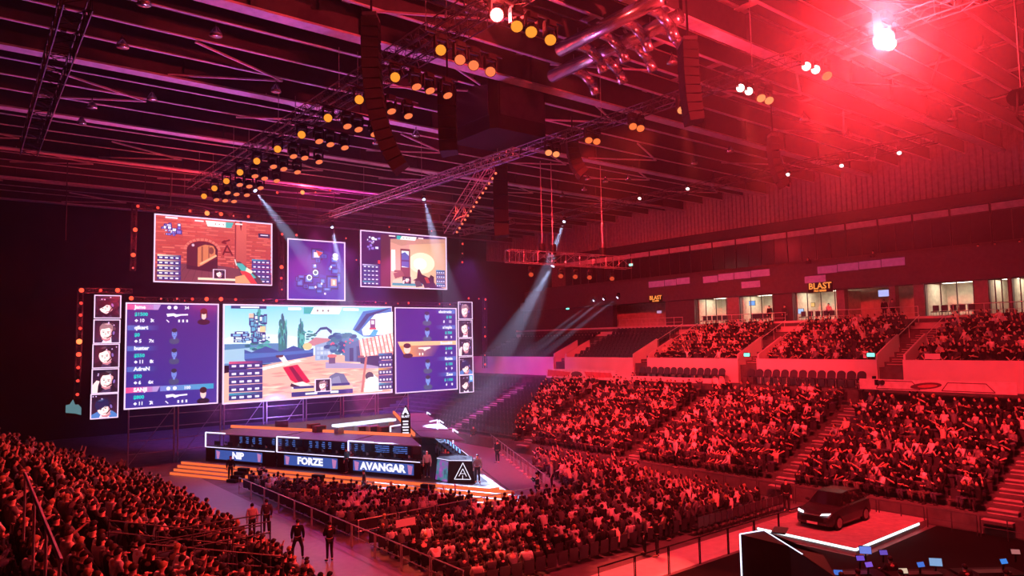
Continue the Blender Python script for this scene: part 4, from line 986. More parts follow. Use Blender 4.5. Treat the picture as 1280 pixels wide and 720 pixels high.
# raised middle of the stage
RZ = 2.95
def inner():
    q = A0 + AN * 4.6; slope = -AU.x / AU.y; b = SP(TEND - 1, 4.6)
    y = q.y + (q.x - (AXX - .3)) / slope
    return [(AXX - .3, y), (AXX + .3, y), (2 * AXX - b.x, b.y), (b.x, b.y)]
IN = inner()
o = struct('floor_stage_upper', MB().prism(IN, DZ, RZ), M_STAGE)
for nm, side in (('left', False), ('right', True)):
    a, b = (IN[0], IN[3]) if not side else (IN[1], IN[2])
    sg_ = -1 if side else 1
    l = MB().bar((a[0] + sg_ * .14, a[1] + .5, RZ + .12), (b[0] + sg_ * .14, b[1], RZ + .12), .16, .20).build('led_strip', M_ORLED)
    tag(l, f'long orange LED strip along the {nm} roof edge of the stage booths', 'light strip')
# team booths
DESK_OFF = 1.75; DTOP = 1.90; BACK_OFF = 4.5; ROOF_Z = 2.98
pl0 = SP(0, DESK_OFF)
def tdesk(px): return (Gp(px, 560, pl0, AN) - A0).dot(AU)
T_B = [tdesk(527), tdesk(434), tdesk(345), tdesk(256)]       # bay limits from the nose backwards
SIGNS = [('AVANGAR', tdesk(517), tdesk(442)), ('FORZE', tdesk(422), tdesk(356)), ('NIP', tdesk(328), tdesk(270))]
M_LOGOWALL = mat('booth_back_wall', (0.02, 0.022, 0.04), 0.6)
M_LOGO = emat('blue_lit_logo', sr(88, 128, 220), 0.9)
M_GLASS = mat('booth_glass', (0.5, 0.6, 0.75), 0.1, alpha=0.10)
M_MON = emat('monitor_glow', sr(120, 170, 255), 2.2)
def booth(i, right):
    t0, t1 = T_B[i], T_B[i + 1]; nm = SIGNS[i][0]; R_ = right
    side = 'far flank' if right else 'near flank'
    which = ['nearest the nose', 'in the middle', 'farthest from the nose'][i]
    lab = (f'black team booth with glowing blue {nm} sign on its desk' if not right else f'black team booth on the hidden far flank, {which}')
    o = thing('team_booth', lab, 'booth', SP((t0 + t1) / 2, 3, DZ, R_), 0, 'team booths on the stage')
    P = lambda t, off, z: SP(t, off, z, R_)
    ab = max(t0 + .12, 9.9)
    a, b = t0 + .12, t1 - .12
    MB().slab([P(a, DESK_OFF, DZ + .004), P(b, DESK_OFF, DZ + .004), P(b, DESK_OFF, DTOP), P(a, DESK_OFF, DTOP)], AN * .1 if not R_ else V((-AN.x, AN.y, 0)) * .1).build('desk_front', M_BLACK, o, True)
    inn = AN if not R_ else V((-AN.x, AN.y, 0))
    MB().slab([P(a, DESK_OFF, DTOP - .06), P(b, DESK_OFF, DTOP - .06), P(b, DESK_OFF + .8, DTOP - .06), P(a, DESK_OFF + .8, DTOP - .06)], (0, 0, .05)).build('desk_top', M_DARK, o, True)
    MB().bar(P(a, DESK_OFF - .02, DTOP), P(b, DESK_OFF - .02, DTOP), .03, .05).build('desk_light', M_WHITE_LED, o, True)
    MB().slab([P(ab, BACK_OFF, DZ + .004), P(b, BACK_OFF, DZ + .004), P(b, BACK_OFF, ROOF_Z - .12), P(ab, BACK_OFF, ROOF_Z - .12)], inn * .06).build('back_wall', M_LOGOWALL, o, True)
    # roof: a grey canopy that dips to the front
    MB().slab([P(a, DESK_OFF + .15, ROOF_Z - .14), P(b, DESK_OFF + .15, ROOF_Z - .14), P(b, BACK_OFF + .04, ROOF_Z - .04), P(ab, BACK_OFF + .04, ROOF_Z - .04)], (0, 0, .06)).build('canopy', M_CANOPY, o, True)
    # lit outline of the side screen at the far end of the bay
    tb = b
    MB().slab([P(tb, DESK_OFF, DTOP), P(tb, BACK_OFF - .3, DTOP), P(tb, BACK_OFF - .3, ROOF_Z - .12), P(tb, DESK_OFF, ROOF_Z - .12)], AU * .03 if not R_ else V((-AU.x, AU.y, 0)) * .03).build('side_screen', M_GLASS, o, True)
    MB().bar(P(tb, DESK_OFF - .03, DTOP), P(tb, DESK_OFF - .03, ROOF_Z), .08, .08).bar(P(tb, DESK_OFF - .03, ROOF_Z), P(tb - 2.1, DESK_OFF - .03, ROOF_Z), .08, .08).build('outline_light', M_WHITE_LED, o, True)
    if not R_:
        lw = MB()                                            # columns of small logos on the back wall
        for c in range(9):
            if c in (4,): continue
            t = ab + (b - ab) * (.10 + .098 * c)
            for r in range(7):
                z = DTOP - .05 + .135 * r; w = .30 if (r + c) % 3 else .22
                lw.slab([P(t, BACK_OFF - .02, z), P(t + w, BACK_OFF - .02, z), P(t + w, BACK_OFF - .02, z + .05), P(t, BACK_OFF - .02, z + .05)], -AN * .01)
        lw.build('logo_print', M_LOGO, o, True)
        s0, s1 = SIGNS[i][1], SIGNS[i][2]
        sg = MB().slab([P(s0, DESK_OFF - .01, 1.06), P(s1, DESK_OFF - .01, 1.06), P(s1, DESK_OFF - .01, 1.74), P(s0, DESK_OFF - .01, 1.74)], -AN * .04).build('sign', M_SIGN, o, True)
        for q0, q1 in ((s0 + .05, s0 + .45), (s1 - .5, s1 - .1)):
            MB().slab([P(q0 + .1, DESK_OFF - .056, 1.1), P(q1 - .08, DESK_OFF - .056, 1.1), P(q1, DESK_OFF - .056, 1.7), P(q0, DESK_OFF - .056, 1.62)], -AN * .006).build('sign_mark', M_SIGNPK, o, True)
        text('sign_lettering', nm, .66, M_TXW, P((s0 + s1) / 2, DESK_OFF - .075, 1.40), -AU, (0, 0, 1), o, 'CENTER', .01, 1.15, .03)
    n = 5
    for k in range(n):
        t = a + (b - a) * (k + .5) / n
        m = thing('gaming_monitor', f'glowing monitor, {ordn(k + 1)} from the nose on the {nm + " desk" if not right else "far flank booth " + which}', 'monitor', P(t, DESK_OFF + .40, DTOP - .006), 0, 'monitors on the team desks')
        q = P(t, DESK_OFF + .40, DTOP)
        u = AU if not R_ else V((-AU.x, AU.y, 0))
        MB().slab([q - u * .12 + V((0, 0, -.004)), q + u * .12 + V((0, 0, -.004)), q + u * .12 + inn * .2 + V((0, 0, -.004)), q - u * .12 + inn * .2 + V((0, 0, -.004))], (0, 0, .015)).bar(q + inn * .1, q + inn * .1 + V((0, 0, .14)), .05, .05, up=(1, 0, 0)).build('stand', M_BLACK, m, True)
        MB().slab([q - u * .27 + V((0, 0, .10)), q + u * .27 + V((0, 0, .10)), q + u * .27 + V((0, 0, .40)), q - u * .27 + V((0, 0, .40))], inn * .04).build('case', M_BLACK, m, True)
        MB().slab([q - u * .25 + inn * .042 + V((0, 0, .12)), q + u * .25 + inn * .042 + V((0, 0, .12)), q + u * .25 + inn * .042 + V((0, 0, .38)), q - u * .25 + inn * .042 + V((0, 0, .38))], inn * .004).build('screen', M_MON, m, True)
        pp = P(t, DESK_OFF + 1.25, DZ + .012); out = -inn
        if not right: person('sit_desk', pp, math.atan2(out.y, out.x), ['black', 'charcoal', 'dark grey', 'grey', 'black'][k], f'headset-wearing player in {["black", "charcoal", "dark grey", "grey", "black"][k]} top at the {nm} desk, {ordn(k + 1)} from the nose', 'players at the team desks', 'dark', 'short', 0, size=.98)
        elif i == 0: person('sit_desk', pp, math.atan2(out.y, out.x), 'white', f'player in white top seated behind the nose desk, {ordn(k + 1)} along the far flank', 'players on the far flank', 'fair', 'short', 0, size=.98)
        if not right or i == 0:
            c = chair('stack', pp.x, pp.y, DZ + .004, math.atan2(out.y, out.x), f'player chair behind the {nm if not right else "far flank"} desk, {ordn(k + 1)} of five from the nose', 'player chairs in the booths')
            c.name = 'player_chair'
    return o
for rt in (False, True):
    for i in range(3): booth(i, rt)
# nose desk with the triangle emblem and a glowing screen
o = thing('nose_desk', 'black angular desk at the stage nose with a white triangle emblem', 'desk', (AXX - .6, 37.6, DZ))
NX, NY = 25.15, 37.3
def quad(mb, a, b, za, zb, ina=.0):
    pass
foot = [Gz(543, 600, DZ), Gz(561, 604, DZ), Gz(594, 604.5, DZ), Gz(594, 604.5, DZ) + V((1.2, 1.6, 0)), Gz(543, 600, DZ) + V((1.6, 1.9, 0))]
cen = sum((V(p) for p in foot), V((0, 0, 0))) / 5
top = [cen + (V(p) - cen) * .86 + V((0, 0, 1.34)) for p in foot]
body = MB(); n = 5; body.add([tuple(p + V((0, 0, .004))) for p in foot] + [tuple(p) for p in top], [tuple(range(n - 1, -1, -1)), tuple(range(n, 2 * n))] + [(i, (i + 1) % n, n + (i + 1) % n, n + i) for i in range(n)])
body.build('body', M_BLACK, o, True)
def face_pt(i, a, b, lift=.02):                                # point on side face i of the desk, a along, b up
    p = (V(foot[i]).lerp(V(foot[(i + 1) % n]), a)).lerp(top[i].lerp(top[(i + 1) % n], a), b)
    nrm = (V(foot[(i + 1) % n]) - V(foot[i])).cross(top[i] - V(foot[i])).normalized()
    if nrm.dot(p - cen) < 0: nrm = -nrm
    return p + nrm * lift, nrm
pts = [face_pt(0, a, b)[0] for a, b in ((.08, .04), (.92, .04), (.95, .96), (.1, .96))]; nr = face_pt(0, .5, .5)[1]
M_HOLO = bpy.data.materials.new('colourful_desk_screen'); M_HOLO.use_nodes = True; _nt = M_HOLO.node_tree; _b = _nt.nodes['Principled BSDF']
_tc = _nt.nodes.new('ShaderNodeTexCoord'); _no = _nt.nodes.new('ShaderNodeTexNoise'); _no.inputs['Scale'].default_value = 1.6; _cr = _nt.nodes.new('ShaderNodeValToRGB')
for e, (ps, c) in zip([_cr.color_ramp.elements[0], _cr.color_ramp.elements.new(.42), _cr.color_ramp.elements.new(.55), _cr.color_ramp.elements[-1]], ((.3, sr(40, 30, 90)), (.42, sr(30, 140, 150)), (.55, sr(150, 60, 170)), (.75, sr(220, 110, 200)))): e.position = ps; e.color = (*c, 1)
_nt.links.new(_tc.outputs['Object'], _no.inputs['Vector']); _nt.links.new(_no.outputs['Fac'], _cr.inputs['Fac']); _nt.links.new(_cr.outputs['Color'], _b.inputs['Emission Color']); _b.inputs['Emission Strength'].default_value = .8; _b.inputs['Base Color'].default_value = (.01, .01, .012, 1)
MB().slab(pts, nr * .01).build('screen', M_HOLO, o, True)
tri = [face_pt(1, a, b, .03)[0] for a, b in ((.22, .18), (.86, .18), (.60, .90))]; nr = face_pt(1, .5, .5)[1]
em = MB()
for i in range(3): em.bar(tri[i], tri[(i + 1) % 3], .035, .035, up=nr)
c3 = sum(tri, V((0, 0, 0))) / 3; t2 = [c3 + (p - c3) * .46 for p in tri]
em.bar(t2[0], t2[2], .03, .03, up=nr).bar(t2[2], t2[1], .03, .03, up=nr).bar(t2[0].lerp(t2[2], .35), t2[1].lerp(t2[2], .35), .03, .03, up=nr).bar(c3 + (c3 - t2[2]) * .3, c3 + (c3 - t2[2]) * 1.1, .03, .03, up=nr)
em.build('triangle_emblem', M_TXW, o, True)
MB().bar(top[0], top[1], .03, .03).bar(top[1], top[2], .03, .03).build('edge_light', M_WHITE_LED, o, True)
# logo totem on the upper deck
tp = V((AXX - .1, 44.6, RZ)); o = thing('logo_totem', 'slim black logo totem topped by a white letter A', 'totem', tp)
MB().box((0, 0, .75), (.66, .3, 1.5), rz=-.6, bev=.05).build('pillar', M_BLACK, o)
fu = V((math.cos(-.6), math.sin(-.6), 0)); fn = V((math.sin(-.6), -math.cos(-.6), 0))
MB().slab([fu * -.33 + V((0, 0, 1.5)), fu * .33 + V((0, 0, 1.5)), V((0, 0, 2.15))], fn * -.12).build('peak', M_BLACK, o)
text('lettering', 'A', .62, M_TXW, tp + fn * .16 + V((0, 0, 1.72)), fu, (0, 0, 1), o, bold=.03)
text('lettering', 'BLAST', .20, M_TXW, tp + fn * .17 + V((0, 0, 1.36)), fu, (0, 0, 1), o, bold=.01)
mb = MB()
for k, w in enumerate((.44, .38, .46, .36, .4)): mb.slab([fu * (-w / 2) + fn * .165 + V((0, 0, .18 + .2 * k)), fu * (w / 2) + fn * .165 + V((0, 0, .18 + .2 * k)), fu * (w / 2) + fn * .165 + V((0, 0, .28 + .2 * k)), fu * (-w / 2) + fn * .165 + V((0, 0, .28 + .2 * k))], fn * .01)
mb.build('lit_bar', M_TXW, o)
# caster desk, frames and boxes on the upper deck
o = thing('caster_desk', 'long white glowing desk on the upper stage deck', 'desk', (25.2, 49.4, RZ))
MB().box((0, 0, .62), (5.2, .9, .16), rz=.12, bev=.1).build('desk_top', emat('white_lit_desk', sr(230, 236, 255), 1.5), o)
for sx in (-2.2, -.7, .8, 2.2): MB().box((sx, sx * .12, .27), (.5, .5, .53), rz=.12).build('leg', M_STEEL, o)
CB = [((392, 538), 'dark red'), ((399, 540.5), 'dark red'), (( 452, 541), 'pale blue'), ((466, 541), 'pale'), ((480, 542), 'dark red'), ((352, 534), 'dark')]
for j, ((px, py), cn) in enumerate(CB):
    p = Gz(px, py, RZ); cc = {'dark red': (.25, .03, .03), 'pale blue': (.35, .45, .6), 'pale': (.6, .6, .65), 'dark': (.05, .05, .06)}[cn]
    o = thing('stage_monitor', f'{cn} box-shaped stage monitor on the upper deck, {ordn(j + 1)} of the scattered ones', 'speaker', p)
    MB().slab([(-.42, -.3, .01), (.42, -.3, .01), (.42, .3, .01), (-.42, .3, .01)], (0, 0, .5)).build('cabinet', mat('box_' + cn.replace(' ', '_'), cc, .6), o)
    MB().box((0, -.31, .26), (.7, .02, .4)).build('grille', M_DARK, o)
for j, (pa, pb, pc) in enumerate((((488, 540), (488, 533), (501, 531)), ((547, 537), (547, 525), (537, 527)))):
    q = [Gp(x, y, (AXX + 1.5 * j, 45.5, 0), (0, 1, 0) if False else V((0, 1, 0))) for x, y in (pa, pb, pc)]
    o = MB().bar(q[0], q[1], .09, .09).bar(q[1], q[2], .09, .09).build('light_bracket', M_WHITE_LED); tag(o, ['white lit bracket beside the glowing caster desk', 'white lit bracket above the far flank canopies'][j], 'light')
# small black stairs across the glowing steps
for j, (px, py) in enumerate(((318, 597), (407, 607), (541, 621))):
    t = (Gz(px, py, 0) - A0).dot(AU)
    o = thing('stage_stair', f'small black stair over the orange steps, {["farthest from the nose", "second from the nose", "nearest the nose"][j]}', 'stair', SP(t, -.6, 0), 0, 'stairs onto the stage')
    for k in range(4):
        MB().slab([SP(t - .45, -.55 + .32 * k, .006), SP(t + .45, -.55 + .32 * k, .006), SP(t + .45, -.24 + .32 * k, .006), SP(t - .45, -.24 + .32 * k, .006)], (0, 0, .21 * k + .21)).build('tread', M_BLACK, o, True)
# truss legs and rails of the scaffold behind the stage
def scaffold(name, label, x, y, w, h, g):
    o = thing(name, label, 'scaffold', (x, y, 0), 0, g)
    for sx in (0, w): MB().tube((sx, 0, .01), (sx, 0, h), .06, n=6).build('standard', M_ALU, o)
    for k in range(1, int(h / 1.0) + 1): MB().tube((0, 0, k * 1.0), (w, 0, k * 1.0), .035, n=5).build('ledger', M_ALU, o)
    MB().tube((0, 0, .1), (w, 0, h), .03, n=5).build('brace', M_ALU, o)
    return o
for i in range(7): scaffold('scaffold_bay', f'bare scaffold bay under the LED screens, {ordn(i + 1)} from the left end', 12.2 + 3.7 * i, SY + .9, 3.4, 4.6, 'scaffolding behind the stage')
# ================================================================== RIGGING: trusses, lamps, loudspeakers, cables
M_LENS = {}
def lens(col, s):
    k = 'lens_%d_%d_%d_%d' % (*[int(c * 99) for c in col], int(s * 10))
    return emat(k, col, s)
TRI = {}
def truss(name, label, a, b, side=.42, group=None, m=None, cat='truss', step=None):
    """Box truss: four chords and the lattice between them."""
    a, b = V(a), V(b); m = m or M_DARK; d = b - a; L = d.length; d.normalize()
    u = V((0, 0, 1)); s = d.cross(u)
    if s.length < .1: s = V((1, 0, 0))
    s.normalize(); u = s.cross(d).normalized(); h = side / 2
    o = thing(name, label, cat, a, 0, group)
    cs = [s * h + u * h, s * -h + u * h, s * -h - u * h, s * h - u * h]
    for c in cs: MB().tube(a + c, b + c, .03, n=5).build('chord', m, o, True)
    n = max(2, int(L / (step or side * 1.25))); mb = MB()
    for i in range(n):
        p, q = a + d * (L * i / n), a + d * (L * (i + 1) / n)
        for k in range(4):
            c0, c1 = cs[k], cs[(k + 1) % 4]
            mb.tube(p + (c0 if i % 2 else c1), q + (c1 if i % 2 else c0), .016, n=3, cap=False)
            if i == 0: mb.tube(p + c0, p + c1, .016, n=3, cap=False)
            mb.tube(q + c0, q + c1, .016, n=3, cap=False)
    mb.build('lattice', m, o, True)
    for t in (.2, .8): q = a + d * (L * t) + V((0, 0, h)); MB().box((q.x, q.y, q.z + .06), (.16, .16, .12)).build('rigging_mount', M_BLACK, o, True)
    return o
def hang(a, z1, name='hanging_cable', label=None, r=.02, cat='cable', m=None):
    o = MB().tube((a[0], a[1], a[2]), (a[0], a[1], z1), r, n=5).build(name, m or M_STEEL); return tag(o, label, cat, 'suspension cables')
LAMPN = [0]
LM = {}
def lamp(p, aim, col, s, size, label, group, cat='lamp', hood=False):
    """Moving-head lamp: base, yoke, head and glowing lens, aimed along aim."""
    p = V(p); d = V(aim).normalized(); o = thing('stage_lamp', label, cat, p, 0, group)
    r = size
    MB().box((0, 0, r * 2.3), (r * 2.2, r * 1.6, r * .9), bev=r * .3).build('mounting_base', M_BLACK, o)
    MB().box((-r * 1.25, 0, r * 1.1), (r * .25, r * .8, r * 2.4)).box((r * 1.25, 0, r * 1.1), (r * .25, r * .8, r * 2.4)).box((0, 0, r * 1.75), (r * 2.75, r * .5, r * .2)).build('yoke', M_BLACK, o)
    MB().lathe((0, 0, 0), [(-r * 1.3, r * .6), (-r * .9, r * .95), (r * .7, r * 1.05), (r * 1.0, r * 1.1)], d, 12).build('head', M_BLACK, o)
    MB().lathe(d * r * 1.0, [(0, r * .98), (r * .06, r * .9)], d, 12).build('lens', lens(col, s), o)
    return o
LR = 21.0                                                   # height of the two long lamp trusses
def on_truss(px, py, z): return Gz(px, py, z)
ROWS = [((621, 18), (646, 30), (664, 37), (688, 47)), ((551, 62), (575, 72), (592, 79), (613, 87)), ((494, 96), (519, 104), (536, 109), (558, 115)), ((449, 124), (471, 131), (488, 135), (509, 141)), ((410, 147), (433, 154), (447, 158), (467, 164)), ((377, 168), (398, 173), (412, 177), (430, 181)), ((347, 186), (366, 192), (380, 194), (398, 199)), ((321, 201), (341, 205), (354, 208), (371, 212)), ((300, 215), (318, 217), (330, 220), (345, 223)), ((283, 226), (299, 228), (311, 230), (325, 232)), ((268, 235), (284, 238), (295, 240), (308, 241)), ((255, 245), (270, 247), (281, 248), (292, 249))]
WARM = sr(255, 150, 48); ORG = sr(255, 126, 76)
COLN = ['leftmost', 'second', 'third', 'rightmost']
ROWPTS = []
for i, row in enumerate(ROWS):
    pts = []
    for j, (px, py) in enumerate(row):
        z = LR - .2 if j == 0 else LR - .75
        p = Gz(px, py, z); pts.append(p)
        big = i == 0 and j == 0
        size = .21
        aim = (CAM - p).normalized() + V((0, 0, -.55 if j else -.1)) if j == 0 or i < 2 else V((.05, -.5, -1))
        col, s = ((1, .95, .8), 6) if big else ((WARM, 1.15) if j == 0 or i == 0 else (ORG, 1.05))
        if big: size = .22
        lamp(p, aim, col, s, size, f'{"white-hot" if big else "amber" if j == 0 else "orange"} moving lamp, {COLN[j]} of four, {ordn(i + 1)} row of the long left truss', 'lamps on the long left truss')
    ROWPTS.append(pts)
a = Gz(655, -4, LR + .55); b = Gz(232, 258, LR + .55)
ax = sum(p[0].x for p in ROWPTS[:8]) / 8
truss('lighting_truss', 'long dark truss carrying the left line of amber lamps', (ax, ROWPTS[0][0].y - 2, LR + .85), (ax, ROWPTS[-1][0].y + 2, LR + .85), .5)
bx = sum(p[2].x for p in ROWPTS[:8]) / 8
truss('lighting_truss', 'dark truss carrying three lines of orange lamps', (bx, ROWPTS[0][2].y - 2, LR + .8), (bx, ROWPTS[-1][2].y + 2, LR + .8), .5)
for i, pts in enumerate(ROWPTS):
    o = MB().bar(pts[0] + V((-.6, 0, .62)), pts[-1] + V((.6, 0, .62 - .0)), .07, .07).build('lamp_bar', M_BLACK); tag(o, f'black cross bar over the {ordn(i + 1)} row of orange lamps', 'bar', 'lamp cross bars')
for y in range(16, 66, 8):
    for x in (ax, bx): hang((x, y, LR + 1.0), ZB, label=f'thin steel cable hanging the {"left amber" if x == ax else "orange"} lamp truss, {ordn((y - 16) // 8 + 1)} along')
# right long truss
RZL = 20.0
RL = [(1008, 83, 3), (1019.5, 87, 3), (1032, 92, 1), (925.5, 110, 3), (936, 114, 3), (950, 120, 2), (960, 123, 2), (851, 135, 2), (790.5, 155.5, 1), (800, 158, 1), (735.5, 173, 1), (745.5, 174.5, 1), (685.5, 188.5, 2), (695, 190.5, 2)]
rx = []
for i, (px, py, q) in enumerate(RL):
    p = Gz(px, py, RZL); rx.append(p.x); col = {3: (1, .85, .75), 2: sr(255, 150, 90), 1: sr(255, 120, 60)}[q]
    aim = (CAM - p).normalized() if q == 3 else V((-.4, -.5, -.7))
    lamp(p, aim, col, {3: 4, 2: 1.15, 1: 1.1}[q], .17 if q == 3 else .2, f'{["", "orange", "amber", "glaring white"][q]} lamp on the long right truss, {ordn(i + 1)} from the camera end', 'lamps on the long right truss')
rxm = sum(rx) / len(rx)
truss('lighting_truss', 'long dark truss over the floor carrying the right line of lamps', (rxm, 4, RZL + .75), (rxm, 62, RZL + .75), .5)
for k, y in enumerate(range(8, 62, 9)): hang((rxm, y, RZL + 1.0), ZB, label=f'thin steel cable holding the right lamp truss, {ordn(k + 1)} from the camera end')
GL = [Gz(1104.5, 49, RZL), Gz(1112, 55, RZL)]
for i, p in enumerate(GL):
    lamp(p, (CAM - p), (1, .9, .7), 30 if i == 0 else 14, (.33, .22)[i], ['blinding white-yellow floodlight at the heart of the red glare', 'smaller white lamp touching the blinding floodlight'][i], 'glaring floodlights')
# truss above the far stand: catwalk with white lamps
truss('lighting_truss', 'far catwalk truss above the far stand with small white lamps', Gz(1170, 172, 21.5), Gz(690, 272, 21.5), .6)
for i, (px, py) in enumerate(((1124, 187), (1052, 203), (985, 214), (860, 232), (800, 244))):
    p = Gz(px, py + 3, 21.0); lamp(p, V((-.8, -.3, -.7)), (1, .8, .8), 2.5, .14, f'small white lamp under the far catwalk truss, {ordn(i + 1)} from the right', 'lamps on the far catwalk truss')
# diagonal dark truss in the upper left corner
truss('cable_truss', 'black cable-wrapped truss crossing the upper left corner', Gz(98, -6, 19.5), Gz(36, 186, 19.5), .7, m=M_BLACK)
# truss over the stage: thin pale one and the sloping red one
truss('lighting_truss', 'thin pale truss reaching toward the upper screens', Gz(415, 268, 18.5), Gz(645, 190, 18.5), .4, m=M_ALU)
sa, sb = Gd(560, 287, 56), Gd(611, 207, 49)
truss('lighting_truss', 'steep sloping truss studded with small red lights', sa, sb, .75, m=M_ALU)
for i in range(14):
    q = sa.lerp(sb, (i + .5) / 14) + V((.5, -.3, -.35)); o = MB().ball((0, 0, 0), .085, 8, 6).build('marker_light', lens(sr(255, 110, 80), 1.6)); o.location = q; tag(o, f'tiny red light on the steep sloping truss, {ordn(i + 1)} from its lower end', 'lamp', 'lights on the sloping truss')
truss('lighting_truss', 'pale truss running right from the foot of the sloping truss', Gd(577, 291, 60), Gd(640, 276, 66), .5, m=M_ALU)
# hanging truss of the far floor with red lit lattice
ta, tb = Gd(634, 320, 57), Gd(786, 329, 61)
truss('lighting_truss', 'red-lit aluminium truss hung level above the far floor', ta, tb, .95, m=M_ALU)
for i, (px, top) in enumerate(((676, 168), (689, 215), (752, 218))):
    f = (px - 634) / 152; q = ta.lerp(tb, f); hang((q.x, q.y, q.z + .5), ZB, label=f'red-lit cable holding the level far truss, {ordn(i + 1)} from its left end', r=.035)
    o = MB().box((q.x, q.y, q.z + .75), (.5, .5, .8), bev=.1).build('chain_hoist', M_BLACK); tag(o, f'black chain hoist on the level far truss, {ordn(i + 1)} from its left end', 'hoist', 'chain hoists')
for i, (px, py) in enumerate(((662, 338), (698, 338), (716, 338), (734, 339), (763, 340))):
    f = (px - 634) / 152; q = ta.lerp(tb, f) + V((0, 0, -1.3)); lamp(q, V((-.6, -.6, -.5)), sr(230, 80, 50), .8, .2, f'moving lamp slung under the level far truss, {ordn(i + 1)} from the left', 'lamps under the level far truss')
# bluish-white beam lamps
BEAMS = [((318, 237), (366, 300), 57, .15), ((415, 283), (424, 330), 60, .12), ((529.5, 248), (543, 300), 58, .13), ((705.5, 276), (690, 318), 62, .13), ((692, 330), (590, 500), 60, .2), ((743, 375), (664, 436), 72, .12), ((755.5, 373), (650, 455), 72, .14), ((773, 371), (655, 462), 72, .14)]
BEAM_LAMPS = []
for i, (a, b, dep, r) in enumerate(BEAMS):
    p = Gd(a[0], a[1], dep); q = Gd(b[0], b[1], dep - 3); d = (q - p).normalized()
    lamp(p, d, sr(210, 214, 255), 4, r, f'lamp throwing a pale blue beam, {ordn(i + 1)} of the beam lamps from the left', 'pale beam lamps'); BEAM_LAMPS.append((p + d * .3, q))
o = None
# red marker lamps round the screens
RP = [(172, 258, 2), (197, 260, 2), (168.5, 287.5, 3), (166, 319, 3), (166, 335, 1), (101.5, 363, 3), (125.5, 363, 2), (146.5, 363, 3), (163.5, 373, 3), (101, 379, 2), (100.5, 394, 2), (100, 410.5, 2), (98.5, 427, 4), (98, 443, 3), (97.5, 459.5, 2), (97, 476, 2), (96.5, 493, 2), (201, 373.5, 1), (221, 373.5, 1), (240, 374, 2), (257.5, 374, 3), (275.5, 374, 3), (294, 374.5, 2), (329, 375.5, 1), (346, 376, 1), (237, 264, 2), (258, 267, 4), (275.5, 268, 3), (291.5, 270, 1), (310, 271, 2), (346, 241, 2), (377, 241, 4), (352, 293, 2), (370, 294, 2), (432, 298, 1), (351, 334, 3), (351, 348, 2), (352, 362, 1), (345, 376, 2), (394, 240.5, 1), (412, 238, 2), (429, 236, 2), (469, 378, 1), (482, 379, 1), (497, 379.5, 1), (510, 379, 2), (549, 380, 1), (562, 380.5, 1), (585, 373, 2), (598, 373.5, 1), (606, 374.5, 2), (605.5, 386, 1), (605.5, 409, 1), (605.5, 420.5, 2), (605.5, 444, 1), (605.5, 455.5, 2), (577.5, 305, 2), (577.5, 317, 1), (577, 328, 2), (486, 284, 1), (511, 287, 1), (539, 289, 1), (445, 325, 1)]
RED_L = []
RCOL = {1: (sr(255, 96, 96), 1.0, .08), 2: (sr(255, 70, 60), 1.2, .12), 3: (sr(255, 84, 56), 1.7, .17), 4: (sr(255, 130, 70), 2.2, .2)}
for i, (px, py, q) in enumerate(RP):
    p = Gy(px, py, SY - .35); c, s, r = RCOL[q]
    o = thing('red_marker_lamp', f'{["", "faint", "small", "bright", "dazzling"][q]} red lamp at the screens, {ordn(i + 1)} of the red lamps ringing the stage screens', 'lamp', p, 0, 'red lamps round the screens')
    MB().lathe((0, 0, 0), [(0, r * .5), (r, r * 1.1)], (0, -1, 0), 8).build('mount', M_BLACK, o)
    MB().ball((0, -r * 1.05, 0), (r, r * .6, r), 8, 6).build('lens', lens(c, s), o)
    if q >= 3: RED_L.append((p, q))
# ladder trusses that carry the screens' lamps
def ytruss(lbl, a, b, s=.35): truss('screen_truss', lbl, Gy(a[0], a[1], SY + .4), Gy(b[0], b[1], SY + .4), s, 'trusses carrying the screens', M_DARK)
ytruss('dark truss left of the portrait column with red lamps', (101, 360), (96, 500)); ytruss('dark truss left of the upper left screen', (168, 256), (166, 338)); ytruss('dark truss along the top of the stats screens', (99, 363), (165, 364)); ytruss('dark truss above the central screen', (165, 374), (575, 381)); ytruss('dark truss over the upper left screen', (168, 257), (345, 275)); ytruss('dark truss right of the right portrait column', (606, 372), (606, 460)); ytruss('dark truss right of the upper right screen', (577, 300), (577, 332)); ytruss('dark truss between upper left screen and map screen', (351, 290), (352, 372))
for i, px in enumerate((82, 181, 213, 325, 372, 418, 466, 540)):
    q = Gy(px, (300, 262, 266, 276, 299, 302, 288, 296)[i], SY + .3); hang((q.x, q.y, q.z), ZB, label=f'long thin cable rising from the screen rig, {ordn(i + 1)} from the left', r=.04, m=M_DARK)
